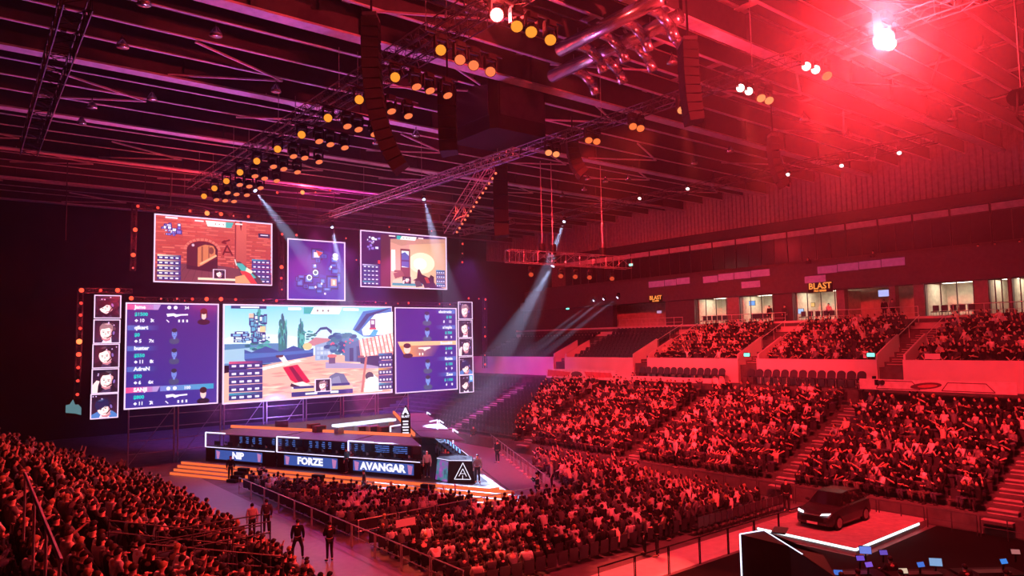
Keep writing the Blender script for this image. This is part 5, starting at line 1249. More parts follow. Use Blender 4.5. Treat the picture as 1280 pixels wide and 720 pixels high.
# line-array loudspeakers: stacked cabinets that curl inward
M_SPK = mat('speaker_cabinet', (0.009, 0.009, 0.009), 0.8); M_GRL = mat('speaker_grille', (0.012, 0.012, 0.012), 0.8, .4, scale=60)
def array(label, top, bot_px, n, dep, w, lean, hang_top=True, flip=0.0):
    """n cabinets hanging from pixel top, at depth dep; lean: curl angle of the last one."""
    p = Gd(top[0], top[1], dep); L = (bot_px - top[1]) / FPX * dep; h = L / n * .98
    o = thing('line_array_speaker', label, 'speaker', p, math.atan2(-p.x, p.y)* 0 - .67 - PI / 2, 'hanging line arrays')
    x, z = 0.0, 0.0
    MB().box((0, 0, .12), (w * .9, w * .55, .14)).build('flying_frame', M_DARK, o)
    for i in range(n):
        a = lean * (i / max(1, n - 1)) ** 2; c, s = math.cos(a), math.sin(a)
        f = lambda yy, zz: (x + yy * c + zz * s if False else yy * c - zz * -s + x, z + -yy * s * -1 * -1 + zz * c)
        def P(xx, yy, zz): return (xx, x + yy * c - zz * s, z + yy * s + zz * c)
        fr, bk = w * .5, w * .36
        MB().add([P(-fr, -w * .32, 0), P(fr, -w * .32, 0), P(bk, w * .32, -h * .08), P(-bk, w * .32, -h * .08), P(-fr, -w * .32, -h * .96), P(fr, -w * .32, -h * .96), P(bk, w * .32, -h * .88), P(-bk, w * .32, -h * .88)], [(0, 3, 2, 1), (4, 5, 6, 7), (0, 1, 5, 4), (1, 2, 6, 5), (2, 3, 7, 6), (3, 0, 4, 7)]).build('cabinet', M_SPK, o)
        MB().add([P(-fr * .94, -w * .325, -h * .06), P(fr * .94, -w * .325, -h * .06), P(fr * .94, -w * .325, -h * .9), P(-fr * .94, -w * .325, -h * .9), P(-fr * .94, -w * .335, -h * .06), P(fr * .94, -w * .335, -h * .06), P(fr * .94, -w * .335, -h * .9), P(-fr * .94, -w * .335, -h * .9)], [(4, 5, 6, 7)]).build('grille', M_GRL, o)
        x += h * s; z -= h * c
    if hang_top: hang((p.x, p.y, p.z + .2), ZB + .3, label='cable holding the ' + label, r=.05, m=M_BLACK)
    return o
array('tall dark line array hanging in front of the left lamps', (464, 26), 226, 15, 30, 1.05, .55)
array('dark line array hanging under the upper right trusses', (860, 56), 158, 9, 29, 1.0, .15, flip=PI)
array('dark wide loudspeaker cluster behind the tall line array', (559, 108), 196, 6, 35, 1.3, .05)
array('short curled line array left of the level far truss', (715, 166), 224, 8, 48, 1.2, .7, flip=PI)
array('dark curled line array below the right glare', (966, 172), 238, 7, 42, .8, .6, flip=PI)
array('dark loudspeaker block over the middle of the stage', (625, 195), 300, 6, 58, 1.8, .02)
o = thing('scoreboard_cube', 'big dark switched-off scoreboard cube raised under the roof over mid hall', 'scoreboard', (26.2, 33.6, 21.35))
MB().box((0, 0, 2.1), (4.2, 4.2, 4.0), bev=.35).build('frame', mat('matt_black_housing', (.008, .008, .008), .95), o)
for k in range(4):
    a = PI / 2 * k; c, s_ = math.cos(a), math.sin(a); MB().box((2.13 * c, 2.13 * s_, 2.2), (.06 if k % 2 == 0 else 3.3, 3.3 if k % 2 == 0 else .06, 2.6)).build('screen', mat('dark_display', (.02, .02, .024), .25), o)
for sx in (-1, 1):
    for sy_ in (-1, 1): hang((26.2 + sx * 1.7, 33.6 + sy_ * 1.7, 25.45), ZR, label=f'cable carrying the scoreboard cube, {"near" if sy_ < 0 else "far"} {"left" if sx < 0 else "right"} corner', m=M_BLACK)
# silvery air ducts with down-turned nozzles
M_DUCT = mat('shiny_duct', (0.6, 0.6, 0.62), 0.25, .9)
for j, (a, b) in enumerate((((828, -4), (700, 62)), ((850, 20), (690, 95)))):
    p, q = Gz(a[0], a[1], ZB - .6), Gz(b[0], b[1], ZB - .6); o = thing('air_duct', f'shiny round air duct under the roof, {["upper", "lower"][j]} of the two', 'duct', p)
    MB().tube(p, q, .34, n=12).build('pipe', M_DUCT, o, True, True)
    for k in range(4):
        c = p.lerp(q, .15 + .23 * k); MB().path([c, c + V((.9, 0, -.05)), c + V((1.5, -.1, -.5)), c + V((1.7, -.2, -1.1))], .24, 10).build('nozzle', M_DUCT, o, True, True)
    MB().box((*(p.lerp(q, .5).xy), p.z + .42), (.2, .2, .16)).build('ceiling_mount', M_DARK, o, True)
    for k in range(2): hang(tuple(p.lerp(q, .2 + .6 * k) + V((0, 0, .34))), ZB, label=f'strap holding the {["upper", "lower"][j]} shiny air duct, {ordn(k + 1)} along', r=.02)
# unlit arena floodlights under the roof
FL = [(180, 6), (153, 59), (115, 135), (102, 155), (270, 45), (190, 125), (425, 150), (345, 115), (735, 225), (757, 228), (785, 225), (703, 246), (730, 238), (868, 205), (913, 190), (1005, 150), (1230, 60), (1190, 150), (840, 80), (1060, 170), (470, 180), (520, 170)]
for i, (px, py) in enumerate(FL):
    p = Gz(px, py, ZB - .75); o = thing('arena_floodlight', f'unlit bell-shaped arena floodlight under the roof, {ordn(i + 1)} of the scattered bells', 'lamp', p, 0, 'unlit roof floodlights')
    MB().lathe((0, 0, 0), [(.0, .28), (.12, .26), (.3, .14), (.42, .09)], (0, 0, 1), 10).build('reflector', M_DUCT, o, smooth=True)
    MB().tube((0, 0, .4), (0, 0, .6), .03).build('ceiling_mount', M_DARK, o)
# lamp head in the top right corner
p = Gd(1277, 118, 22); o = thing('followspot', 'black followspot lamp cut by the right picture edge', 'lamp', p)
MB().lathe((0, 0, 0), [(-.3, .2), (.2, .26), (.35, .28)], (-.6, .1, -.3), 12).build('head', M_BLACK, o); MB().bar((-.35, 0, .1), (-.55, 0, -.8), .05, .05).bar((-.55, 0, -.8), (.2, 0, -.95), .05, .05).build('yoke', M_DARK, o)
hang((p.x, p.y, p.z + .2), ZB, label='cable above the followspot at the right edge', r=.03, m=M_BLACK)
# ================================================================== FLOOR FITTINGS, CAR, CONTROL DESKS, SIGNS, STANDING PEOPLE
M_RAIL = mat('barrier_aluminium', (0.5, 0.5, 0.5), 0.35, .6)
M_BLKFLOOR = mat('black_floor', (0.006, 0.006, 0.006), 0.95)
struct('floor_black', MB().prism([(14, 2), (45, 2), (45, 15.3), (30.8, 15.3), (30.8, 19.2), (14, 19.2)], 0.0, 0.012), M_BLKFLOOR)  # black sheet over the floor of the control area
struct('floor_walkway', MB().prism([(15.8, 19.4), (37.6, 19.4), (37.6, 21.3), (15.8, 21.3)], 0.0, 0.018), mat('walkway_floor', (0.5, 0.5, 0.5), .6, var=.08))
struct('floor_aisle', MB().prism([(12.5, 20), (15.2, 20), (15.2, 58), (12.5, 58)], 0.0, 0.014), mat('aisle_floor', (0.22, 0.22, 0.25), .35, var=.1))
struct('floor_side_aisle', MB().prism([(AXX + 1.2, 33), (AXX + 5.0, 33), (AXX + 5.0 + 12, 60), (AXX + 13, 60)], 0.0, 0.014), mat('aisle_floor', (0.38, 0.38, 0.42), .35))
def barrier(a, b, label, group, h=1.05, posts=2, m=None, mid=True, foot=False, cat='barrier', name='crowd_barrier'):
    a, b = V(a), V(b); m = m or M_RAIL; d = (b - a); o = thing(name, label, cat, a, 0, group)
    MB().tube(a + V((0, 0, h)), b + V((0, 0, h)), .028, n=6).build('top_rail', m, o, True)
    if mid: MB().tube(a + V((0, 0, h * .5)), b + V((0, 0, h * .5)), .018, n=5).build('middle_rail', m, o, True)
    for k in range(posts):
        p = a.lerp(b, (k + .02) / max(1, posts - 1) * .98 if posts > 1 else .5); MB().tube(p + V((0, 0, .008)), p + V((0, 0, h)), .024, n=6).build('post', m, o, True)
        if foot: MB().box((p.x, p.y, .05), (.30, .16, .07), bev=.04).build('foot', M_PALE, o, True)
    return o
for i in range(13):                                          # right of the stage
    f = lambda t: V((29.9, 34.4, 0)).lerp(V((45.0, 63.6, 0)), t)
    barrier(f(i / 13 + .004), f((i + 1) / 13 - .004), f'red-lit barrier beside the far stage flank, {ordn(i + 1)} panel from the nose', 'barriers beside the far stage flank', foot=True, posts=3)
for i in range(11):                                          # left aisle
    y = 22.5 + 2.3 * i; barrier((15.45, y, 0), (15.45, y + 2.22, 0), f'barrier along the left floor aisle, {ordn(i + 1)} panel from the camera end', 'barriers along the left aisle', posts=2)
for i in range(5):
    x = 16.0 + 2.2 * i; barrier((x, 32.15, 0), (x + 2.1, 32.15, 0), f'barrier between the two floor blocks, {ordn(i + 1)} panel from the left aisle', 'barriers between the floor blocks', posts=2)
for i in range(9):                                           # thin black handrail by the walkway
    x = 19.2 + 2.0 * i; barrier((x, 19.3, .02), (x + 1.96, 19.3, .02), f'thin black railing on the walkway edge, {ordn(i + 1)} section from the left', 'black railings of the walkway', 1.1, 2, M_BLACK, False)
for i in range(10):
    y = 11.0 + 2.3 * i; barrier((38.0, y, 0), (38.0, y + 2.2, 0), f'dark barrier before the far stand, {ordn(i + 1)} panel from the right', 'barriers before the far stand', .95, 3, M_DARK)
# hand rail and guard rails in the near stand
RZ0 = 6.1
ra, rb = Gx(31, 592, 1.2), Gx(76, 701, 1.2)
o = thing('handrail', 'pale pink-lit handrail in the dark lower left corner', 'railing', (1.2, ra.y, ra.z - 1))
MB().tube(ra, rb, .03).build('rail', M_RAIL, o, True)
for t in (0.02, .35, .68, .98): q = ra.lerp(rb, t); MB().tube((q.x, q.y, q.z), (q.x, q.y, q.z - 1.05), .02).build('post', M_RAIL, o, True)
for i, (x0, x1, y) in enumerate(((4.3, 8.5, 22.1), (4.3, 8.5, 25.4), (5.0, 8.5, 23.2), (5.4, 8.6, 24.3))):
    z = NZ0 + ROWH * 4.0; zz = lambda x: NZ0 + ROWH * int((NX0 - x) / ROWD)
    o = thing('guard_rail', f'tubular guard rail round the exit through the near stand, {ordn(i + 1)} from the camera', 'railing', (x0, y, zz(x0)), 0, 'guard rails of the near stand')
    zt = zz(x0) + 1.1
    for h in (0, -.35): MB().tube((x0, y, zt + h), (x1, y, zt + h - (0 if i > 1 else 1.2)), .025).build('rail', M_DARK, o, True)
    for k in range(4):
        x = x0 + (x1 - x0) * k / 3; MB().tube((x, y, zz(x) + .01), (x, y, zt - (0 if i > 1 else 1.2) * k / 3), .022).build('post', M_DARK, o, True)
# railings of the upper tier
ed = [9.0] + [y for s in STAIRS_Y for y in (s - 1.1, s + 1.1)]
ed = [9.0, 11.4, 13.8, 22.4, 24.8, 34.0, 36.4, 45.8, 48.2, 57.4]
for i in range(0, 10, 2):
    barrier((UXT + .3, ed[i], SZ - .05), (UXT + .3, ed[i + 1], SZ - .05), f'pale railing below the suites, {ordn(i // 2 + 1)} section from the right', 'railings below the suites', 1.0, 9, M_PALE, True, name='railing', cat='railing')
for i, s in enumerate(STAIRS_Y[:4]):
    for sd in (-1, 1):
        o = thing('stair_rail', f'sloping pale upper stair rail, {"right" if sd < 0 else "left"} side of {ordn(i + 1)} stairway from the right', 'railing', (UX0 + 3.4, s + sd * 1.0, UZ0), 0, 'stair rails of the upper tier')
        a, b = V((UX0 + 3.45, s + sd * .98, UZ0 + 2.2)), V((UXT - .1, s + sd * .98, UZT + 1.1)); MB().tube(a, b, .03).build('rail', M_PALE, o, True)
        for t in (.05, .5, .95): q = a.lerp(b, t); MB().tube(q, (q.x, q.y, q.z - .95), .02).build('post', M_PALE, o, True)
# ---- car on its lit platform
PZ = 0.32
o = thing('car_platform', 'low red-lit car platform with white lit front edges', 'platform', (34.6, 18, 0))
MB().prism([(31.0, 15.6), (38.4, 15.6), (38.4, 20.6), (31.0, 20.6)], .014, PZ).build('deck', mat('platform_carpet', (.32, .3, .3), .8), o, True)
MB().bar((31.0, 15.58, PZ - .06), (37.3, 15.58, PZ - .05), .04, .10).build('led_strip', emat('platform_led', sr(225, 240, 245), 2.0), o, True)
MB().bar((30.98, 15.6, PZ - .06), (30.98, 20.3, PZ - .05), .04, .10).build('led_strip', emat('platform_led', sr(225, 240, 245), 2.0), o, True)
car = thing('car', 'dark compact SUV with two lit headlights on the platform', 'car', (34.55, 18.35, PZ + .004), PI / 2)
M_CAR = mat('car_paint', (.05, .045, .05), .25, .5, .05); M_TYRE = mat('tyre_rubber', (.01, .01, .01), .8); M_CARGL = mat('car_glass', (.01, .01, .012), .05); M_RIM = mat('alloy_rim', (.3, .3, .3), .3, .8)
def loft(mb, st):
    b = len(mb.v); n = len(st[0])
    for ring in st: mb.v.extend(ring)
    k = len(st); F = [(b + j * n + i, b + j * n + (i + 1) % n, b + (j + 1) * n + (i + 1) % n, b + (j + 1) * n + i) for j in range(k - 1) for i in range(n)]
    F += [tuple(b + i for i in range(n - 1, -1, -1)), tuple(b + (k - 1) * n + i for i in range(n))]; mb.f.extend(F); mb.m.extend([0] * len(F))
ST = [(2.06, .34, .46, .68, .62), (1.98, .24, .66, .80, .70), (1.7, .20, .84, .88, .74), (1.25, .18, .93, .90, .78), (.78, .18, 1.00, .91, .80), (0, .18, 1.02, .92, .82), (-.9, .18, 1.04, .92, .80), (-1.6, .2, 1.06, .90, .78), (-1.95, .26, 1.02, .86, .72), (-2.08, .42, .9, .76, .66)]
mb = MB(); loft(mb, [[(-w, y, zb + .12), (-w * .92, y, zb), (w * .92, y, zb), (w, y, zb + .12), (w, y, (zb + zt) / 2), (wt + .08, y, zt - .05), (wt, y, zt), (-wt, y, zt), (-wt - .08, y, zt - .05), (-w, y, (zb + zt) / 2)] for y, zb, zt, w, wt in ST]); mb.build('body', M_CAR, car, smooth=False)
GR = [(.86, 1.0, 1.0, .80, .79), (.30, 1.0, 1.47, .80, .62), (-.2, 1.0, 1.53, .80, .62), (-1.1, 1.0, 1.50, .79, .60), (-1.62, 1.02, 1.40, .77, .56), (-1.92, 1.02, 1.04, .74, .7)]
mb = MB(); loft(mb, [[(-w, y, zb), (w, y, zb), (wt, y, zt), (-wt, y, zt)] for y, zb, zt, w, wt in GR]); mb.build('greenhouse', M_CARGL, car)
mb = MB(); loft(mb, [[(-.60, y, z), (.60, y, z), (.58, y, z + .035), (-.58, y, z + .035)] for y, z in ((.28, 1.465), (-.2, 1.525), (-1.1, 1.495), (-1.66, 1.40))]); mb.build('roof', M_CAR, car)
for sx in (-1, 1):
    for y in (1.28, -1.32):
        wl = MB().lathe((sx * .80, y, .335), [(-.02, .335), (.10, .335), (.13, .30)], (sx, 0, 0), 20).build('wheel', M_TYRE, car); MB().lathe((sx * .80, y, .335), [(.12, .24), (.145, .22)], (sx, 0, 0), 12).build('rim', M_RIM, wl)
    MB().slab([(sx * .42, 2.02, .70), (sx * .74, 1.92, .74), (sx * .80, 1.78, .82), (sx * .46, 1.95, .78)], (0, .05, .01)).build('headlight', emat('headlight_glow', sr(255, 240, 250), 3.0), car)
    MB().ball((sx * 1.0, .62, 1.06), (.12, .07, .08), 8, 6).build('mirror', M_CAR, car)
    MB().slab([(sx * .80, .70, 1.03), (sx * .80, .02, 1.05), (sx * .64, .02, 1.47), (sx * .65, .30, 1.43)], (sx * .01, 0, 0)).build('side_window', M_CARGL, car); MB().slab([(sx * .80, -.06, 1.05), (sx * .795, -.95, 1.05), (sx * .63, -.95, 1.46), (sx * .635, -.06, 1.47)], (sx * .01, 0, 0)).build('side_window', M_CARGL, car)
MB().box((0, 2.04, .50), (1.1, .06, .22), bev=.02).build('grille', M_BLACK, car); MB().box((0, 2.07, .33), (.52, .02, .11)).build('number_plate', M_PALE, car); MB().box((0, 2.05, .70), (.84, .05, .05)).build('grille_bar', M_RIM, car)
# round lamps on stands near the platform
for i, (px, py, r) in enumerate(((1153, 604, .34), (1155, 631, .36))):
    p = Gd(px, py, (44, 37)[i]); p0 = V((p.x, p.y, .02)); o = thing('round_lamp', ['pale round lamp on a stand by the far stand', 'pale round lamp on a stand right of the car'][i], 'lamp', p0)
    MB().ball((0, 0, p.z), (r, r * .6, r * .8), 14, 10).build('globe', M_PALE, o, smooth=True); MB().tube((0, 0, .0), (0, 0, p.z - r * .7), .03).build('pole', M_RAIL, o); MB().lathe((0, 0, 0), [(0, .25), (.04, .22)], (0, 0, 1), 12).build('base', M_DARK, o)
# ---- control position in the lower right
o = thing('control_booth', 'black control booth outlined by a white light strip', 'booth', Gz(945, 700, 0))
T = [Gz(925, 668, 1.9), Gz(955, 663, 1.9), Gz(1003, 693, 1.9)]; T4 = T[2] + V((-1.5, -2.0, 0)); T5 = T[0] + V((-.15, -3.4, 0))
P = [T[0], T[1], T[2], T4, T5]; cen = sum(P, V((0, 0, 0))) / 5
mb = MB(); n = 5; low = [cen + (p - cen) * 1.0 for p in P]; mb.add([(p.x, p.y, .014) for p in low] + [tuple(p) for p in P], [tuple(range(n)), tuple(range(2 * n - 1, n - 1, -1))] + [((i + 1) % n, i, n + i, n + (i + 1) % n) for i in range(n)]); mb.build('body', M_BLACK, o, True)
MB().bar(T[0], T[1], .05, .05).bar(T[1], T[2], .035, .035).bar(T[0], (T[0].x, T[0].y, .1), .05, .05).build('light_strip', emat('white_booth_strip', sr(220, 225, 255), 2.2), o, True)
MB().box((T[1].x + .3, T[1].y - .5, 1.94), (.9, .5, .06), rz=.4).build('lid', M_DARK, o, True)
CM = [((1082, 688), 'upright blue-white'), ((1076, 698), 'small violet'), ((1087, 706), 'violet'), ((1048, 716), 'blue'), ((1105, 691), 'tiny violet'), ((1152, 706), 'blue'), ((1170, 703), 'pale blue'), ((1130, 714), 'warm white'), ((1256, 702), 'bright blue'), ((1270, 690), 'reddish')]
for j, (px, py) in enumerate(((1062, 716), (1150, 716), (1235, 714))):
    p = Gz(px, py, .85); o = thing('control_desk', f'black control desk under the glowing monitors, {ordn(j + 1)} from the left', 'desk', (p.x, p.y, .014), -.67, 'control desks')
    MB().box((0, 0, .80), (2.3, .9, .06), bev=.05).build('desk_top', M_BLACK, o)
    for sx in (-1.05, 1.05): MB().box((sx, 0, .385), (.06, .8, .77)).build('leg', M_BLACK, o)
    MB().box((0, -.2, .87), (1.2, .4, .08)).build('mixer', M_DARK, o)
for j, ((px, py), cn) in enumerate(CM):
    p = Gz(px, py, 1.25); cc = {'upright blue-white': (130, 150, 255), 'small violet': (130, 90, 230), 'violet': (150, 100, 240), 'blue': (80, 130, 240), 'tiny violet': (120, 90, 210), 'pale blue': (150, 190, 240), 'warm white': (250, 220, 190), 'bright blue': (70, 150, 255), 'reddish': (200, 120, 120)}[cn]
    w, h = ((.44, .28) if j in (0, 6) else (.32, .18))
    o = thing('monitor', f'{cn} control monitor glowing in the lower right corner, {ordn(j + 1)} from the left cluster', 'monitor', (p.x, p.y, p.z - h * .5), -.67 + .25 * ((j % 3) - 1), 'control monitors')
    MB().slab([(-w / 2, 0, 0), (w / 2, 0, 0), (w / 2, .08, h), (-w / 2, .08, h)], (0, .04, 0)).build('case', M_BLACK, o)
    MB().slab([(-w / 2 + .015, -.006, .015), (w / 2 - .015, -.006, .015), (w / 2 - .015, .070, h - .015), (-w / 2 + .015, .070, h - .015)], (0, .003, 0)).build('screen', emat('control_screen_' + cn.replace(' ', '_').replace('-', '_'), sr(*cc), .75), o)
    MB().bar((0, .06, .05), (0, .10, -.30), .05, .04, up=(0, 1, 0)).build('stand', M_BLACK, o)
# ---- boards, lit signs, ribbon panels
def board(px0, px1, py0, py1, x, label):
    a, b = Gx(px0, (py0 + py1) / 2, x), Gx(px1, (py0 + py1) / 2, x); z0, z1 = Gx((px0 + px1) / 2, py1, x).z, Gx((px0 + px1) / 2, py0, x).z
    o = thing('advertising_board', label, 'sign', (x, (a.y + b.y) / 2, z0)); y0, y1 = b.y, a.y
    MB().box((x, (y0 + y1) / 2, (z0 + z1) / 2), (.06, y1 - y0, z1 - z0)).build('panel', mat('board_print', (.62, .55, .56), .5), o, True)
    return o, y0, y1, z0, z1
M_BDK = mat('board_dark_print', (.10, .03, .04), .5); M_BRD = mat('board_red_print', (.5, .10, .12), .5)
def yz(mb, x, pts, t=-.012): mb.slab([(x, y, z) for y, z in pts], (t, 0, 0))
o, y0, y1, z0, z1 = board(1075, 1271, 476, 490, LXT + .32, 'long pale advertising board with dark oval logo above the right stand'); w, h = y1 - y0, z1 - z0
xf = LXT + .284
mb = MB()
for a, b in ((.12, .42), (.56, .88)): q = [(y1 - w * a, z0 + h * .12), (y1 - w * (a + .04), z0 + h * .85), (y1 - w * (b - .05), z0 + h * .85), (y1 - w * b, z0 + h * .12)]; [mb.bar((xf, *q[i]), (xf, *q[(i + 1) % 4]), .05, .02, up=(1, 0, 0)) for i in range(4)]
mb.build('print_outline', M_BDK, o, True)
mb = MB(); c = (y1 - w * .46, z0 + h * .5); yz(mb, xf, [(c[0] + .95 * math.cos(2 * PI * i / 16), c[1] + h * .3 * math.sin(2 * PI * i / 16) - .10 * math.cos(2 * PI * i / 16)) for i in range(16)]); mb.build('oval_logo', M_BDK, o, True)
mb = MB(); yz(mb, xf - .014, [(c[0] + .6 * math.cos(2 * PI * i / 16) - .1, c[1] + h * .14 * math.sin(2 * PI * i / 16) - .06 * math.cos(2 * PI * i / 16)) for i in range(16)]); mb.build('oval_centre', M_BRD, o, True)
o, y0, y1, z0, z1 = board(683, 769, 462, 474, LXT + .32, 'red and pale advertising board left of the crowd under the concourse wall'); w, h = y1 - y0, z1 - z0
mb = MB(); yz(mb, xf, [(y1 - .2, z0 + h * .2), (y1 - w * .35, z0 + h * .25), (y1 - w * .38, z0 + h * .7), (y1 - .3, z0 + h * .9)]); mb.build('red_print', M_BRD, o, True); mb = MB(); yz(mb, xf, [(y1 - w * .62, z0 + h * .2), (y0 + .3, z0 + h * .3), (y0 + .5, z0 + h * .75), (y1 - w * .58, z0 + h * .8)]); mb.build('red_print', M_BRD, o, True)
mb = MB(); c = (y1 - w * .47, z0 + h * .5); yz(mb, xf, [(c[0] + .8 * math.cos(2 * PI * i / 16), c[1] + h * .3 * math.sin(2 * PI * i / 16)) for i in range(16)]); mb.build('oval_logo', M_BDK, o, True)
o, y0, y1, z0, z1 = board(769, 890, 471, 477, LXT + .32, 'thin pale rim board above the middle of the far stand')
o.children[0].data.materials[0] = M_PALE
M_NEON = emat('orange_neon_letter', sr(255, 150, 70), 1.05)
for i, (px, py, s) in enumerate(((819.5, 373, .62), (1025, 358.5, .78))):
    p = Gx(px, py, SX - .66); o = thing('neon_sign', ['smaller glowing orange BLAST sign over a dark suite', 'larger glowing orange BLAST sign over a lit suite'][i], 'sign', p, 0, 'orange lit signs')
    MB().box((.06, 0, -.05), (.05, s * 3.0, s * 1.15)).build('backing', M_BLACK, o)
    text('letters', 'BLAST', s, M_NEON, p + V((-.02, 0, .06)), (0, -1, 0), (0, 0, 1), o, ext=.02, bold=.012, sx=1.0); text('small_letters', 'PRO SERIES', s * .30, M_NEON, p + V((-.02, 0, -s * .46)), (0, -1, 0), (0, 0, 1), o, ext=.01, bold=.012)
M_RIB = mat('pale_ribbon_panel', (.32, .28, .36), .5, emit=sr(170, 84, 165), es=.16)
RB = [(811, 830, 356), (831, 845, 354), (846, 862, 352), (879, 897, 350), (898, 917, 347), (918, 938, 345), (939, 962, 342.5), (1022, 1046, 338), (1047, 1073, 335), (1074, 1101, 332), (1102, 1131, 329)]
for i, (a, b, py) in enumerate(RB):
    x = SX + .19; pa, pb = Gx(a, py, x), Gx(b, py, x)
    o = MB().box((x, (pa.y + pb.y) / 2, pa.z), (.06, abs(pa.y - pb.y), .66)).build('led_sign_panel', M_RIB); tag(o, f'pale violet panel on the balcony front, {ordn(i + 1)} from the left', 'screen', 'violet balcony panels')
for i, (a, b, py) in enumerate(((927, 950, 356.5), (1006, 1032, 350))):
    x = SX - .65; pa, pb = Gx(a, py, x), Gx(b, py, x)
    o = MB().box((x, (pa.y + pb.y) / 2, pa.z), (.06, abs(pa.y - pb.y), .62)).build('led_sign_panel', M_RIB); tag(o, ['lone violet panel hung low between the suites', 'lone violet panel just above the larger BLAST sign'][i], 'screen', 'violet balcony panels')
M_EXIT = emat('green_exit_glow', sr(120, 255, 225), 2.0)
for i, (px, py, x) in enumerate(((789, 331, SX - .3), (710, 385.5, SX - .2), (934, 443.5, UX0 - .3), (1089, 443.5, UX0 - .35))):
    p = Gx(px, py, x); o = thing('exit_sign', ['small glowing green exit sign high on the dark end wall', 'small glowing green exit sign left of the vacant upper block', 'small glowing exit sign in the middle stairway mouth', 'glowing white-green lamp over the right stairway mouth'][i], 'sign', p)
    MB().box((0, 0, 0), (.12, .62, .34)).build('housing', M_DARK, o); MB().box((-.07, 0, 0), (.03, .54, .26)).build('face', M_EXIT, o)
# suite furniture: screens and people behind the glass
for i, (px, py, w, h, c, x) in enumerate(((1105, 366.5, 1.0, .62, (180, 190, 255), SX + .4), (940, 379, .7, .5, (120, 180, 255), SX + 1.2), (1001, 389, .6, .5, (170, 210, 255), SX + .3), (824, 390, .7, .35, (200, 150, 190), SX + .6), (1016, 381, .4, .4, (250, 200, 120), SX + 1.6))):
    p = Gx(px, py, x); o = thing('wall_screen', ['bright screen in the dark suite right of the large sign', 'small blue screen in the middle lit suite', 'bluish screen at the corner of the lit suite', 'dim pinkish screen in the dark suite at left', 'amber screen inside the lit suite'][i], 'screen', p)
    MB().box((0.04, 0, 0), (.06, w, h)).build('case', M_BLACK, o); MB().box((-.0, 0, 0), (.02, w - .06, h - .06)).build('display', emat('suite_screen_%d' % i, sr(*c), 1.0), o)
for i, (a, b) in enumerate(((880, 905), (1004, 1040), (1170, 1214), (942, 958))):
    for k in range(5):
        px = a + (b - a) * k / 4; p = Gx(px, 392, UXT + .95); chair('stack', p.x, p.y, SZ + .0 - .045, PI, f'dark suite chair before the {["leftmost lit", "BLAST-signed lit", "large right-hand lit", "narrow middle lit"][i]} window, {ordn(k + 1)} from the left', 'chairs before the lit suites', 1.1)
# ---- placards and a banner
for i, (px0, px1, py0, py1, x, y) in enumerate(((495, 519, 646, 660, 0, 26.85), (1156, 1175, 442, 449, 0, 0))):
    if i == 0:
        a, b = Gy(px0, py1, y), Gy(px1, py0, y); o = MB().box(((a.x + b.x) / 2, y, (a.z + b.z) / 2), (b.x - a.x, .02, b.z - a.z)).build('placard', M_PALE); tag(o, 'pale blank placard held up at the floor barrier', 'placard')
    else:
        a, b = Gx(px0, py1, UX0 - .28), Gx(px1, py0, UX0 - .28); o = MB().box((a.x, (a.y + b.y) / 2, (a.z + b.z) / 2), (.02, abs(a.y - b.y), abs(b.z - a.z))).build('banner', M_PALE); tag(o, 'small white banner hung on the upper tier wall at right', 'banner')
# ---- standing people
S_ = 'staff and visitors standing on the floor'
def stand(px, py, pose, top, label, face, z=0.0, size=1.0, hair='dark', style='short', legs=(.02, .02, .025), grp=None):
    p = Gz(px, py, z); return person(pose, (p.x, p.y, z + .014), face, top, label, grp or S_, hair, style, 1, legs, size=size)
stand(315, 674, 'stand', 'pale grey', 'steward in pale vest standing in the left floor aisle', 1.3)
stand(372, 700, 'stand_wide', 'black', 'person in dark top standing astride at the near end of the left aisle', 1.2, size=1.02)
stand(412, 702, 'stand_fold', 'black', 'person in black with pale elbows, arms folded, by the left aisle barrier', 1.5)
stand(333, 668, 'stand', 'charcoal', 'dark figure standing beside the pale-vested steward', 1.4)
stand(672, 628, 'stand_film', 'black', 'person in black standing at the right corner below the stage nose', 2.2)
stand(690, 612, 'stand', 'pale grey', 'person in pale grey by the barrier end right of the stage', 2.4, hair='fair')
stand(822, 697, 'stand_fold', 'black', 'dark-clad person with folded arms standing on the walkway', 2.0, z=.02)
stand(838, 676, 'stand', 'black', 'tall dark figure standing behind the walkway person', 2.2, size=1.03)
stand(806, 694, 'stand', 'charcoal', 'dark figure leaning at the walkway barrier corner', 2.4)
stand(288, 601, 'stand', 'black', 'black silhouette standing against the orange steps at far left', 4.4)
stand(325, 614, 'stand_film', 'black', 'photographer in black on the stage steps under the NIP sign', .6)
stand(455, 623, 'stand', 'charcoal', 'dark silhouette before the steps under the AVANGAR sign', 2.6)
stand(433, 592.5, 'stand', (.03, .28, .32), 'crew member in teal top standing between two team signs', 2.2, z=DZ)
stand(534, 598, 'stand', 'pale grey', 'host in pale grey standing at the left of the nose desk', 4.2, z=DZ, hair='fair')
stand(597, 604, 'stand', 'grey', 'person standing just right of the nose desk', 4.0, z=DZ)
stand(592, 556, 'stand', 'charcoal', 'dim person walking the side aisle right of the stage', 4.0)
stand(622, 579, 'stand', 'black', 'dark person at the side barrier halfway along the stage', 3.4)
stand(675, 606, 'stand_fold', 'grey', 'person standing at the first panel of the side barrier', 3.4)
stand(845, 586, 'stand_point', 'white', 'person in white with outstretched arm standing in the far crowd', 2.6, z=1.4, size=1.1)
stand(834, 566, 'stand', 'cream', 'person in cream climbing the stairs of the far stand', 2.6, z=1.9)
stand(984, 640, 'stand', 'black', 'dark figure standing beside the car', 3.6, z=.02)
CONC = 'people along the concourse'
def conc(px, py, pose, top, label, x=None, face=PI, hair='dark'):
    p = Gx(px, py, x or (LXT + .65)); person(pose, (p.x, p.y, LZT + .006), face, top, label, CONC, hair, 'short', 1, size=1.0)
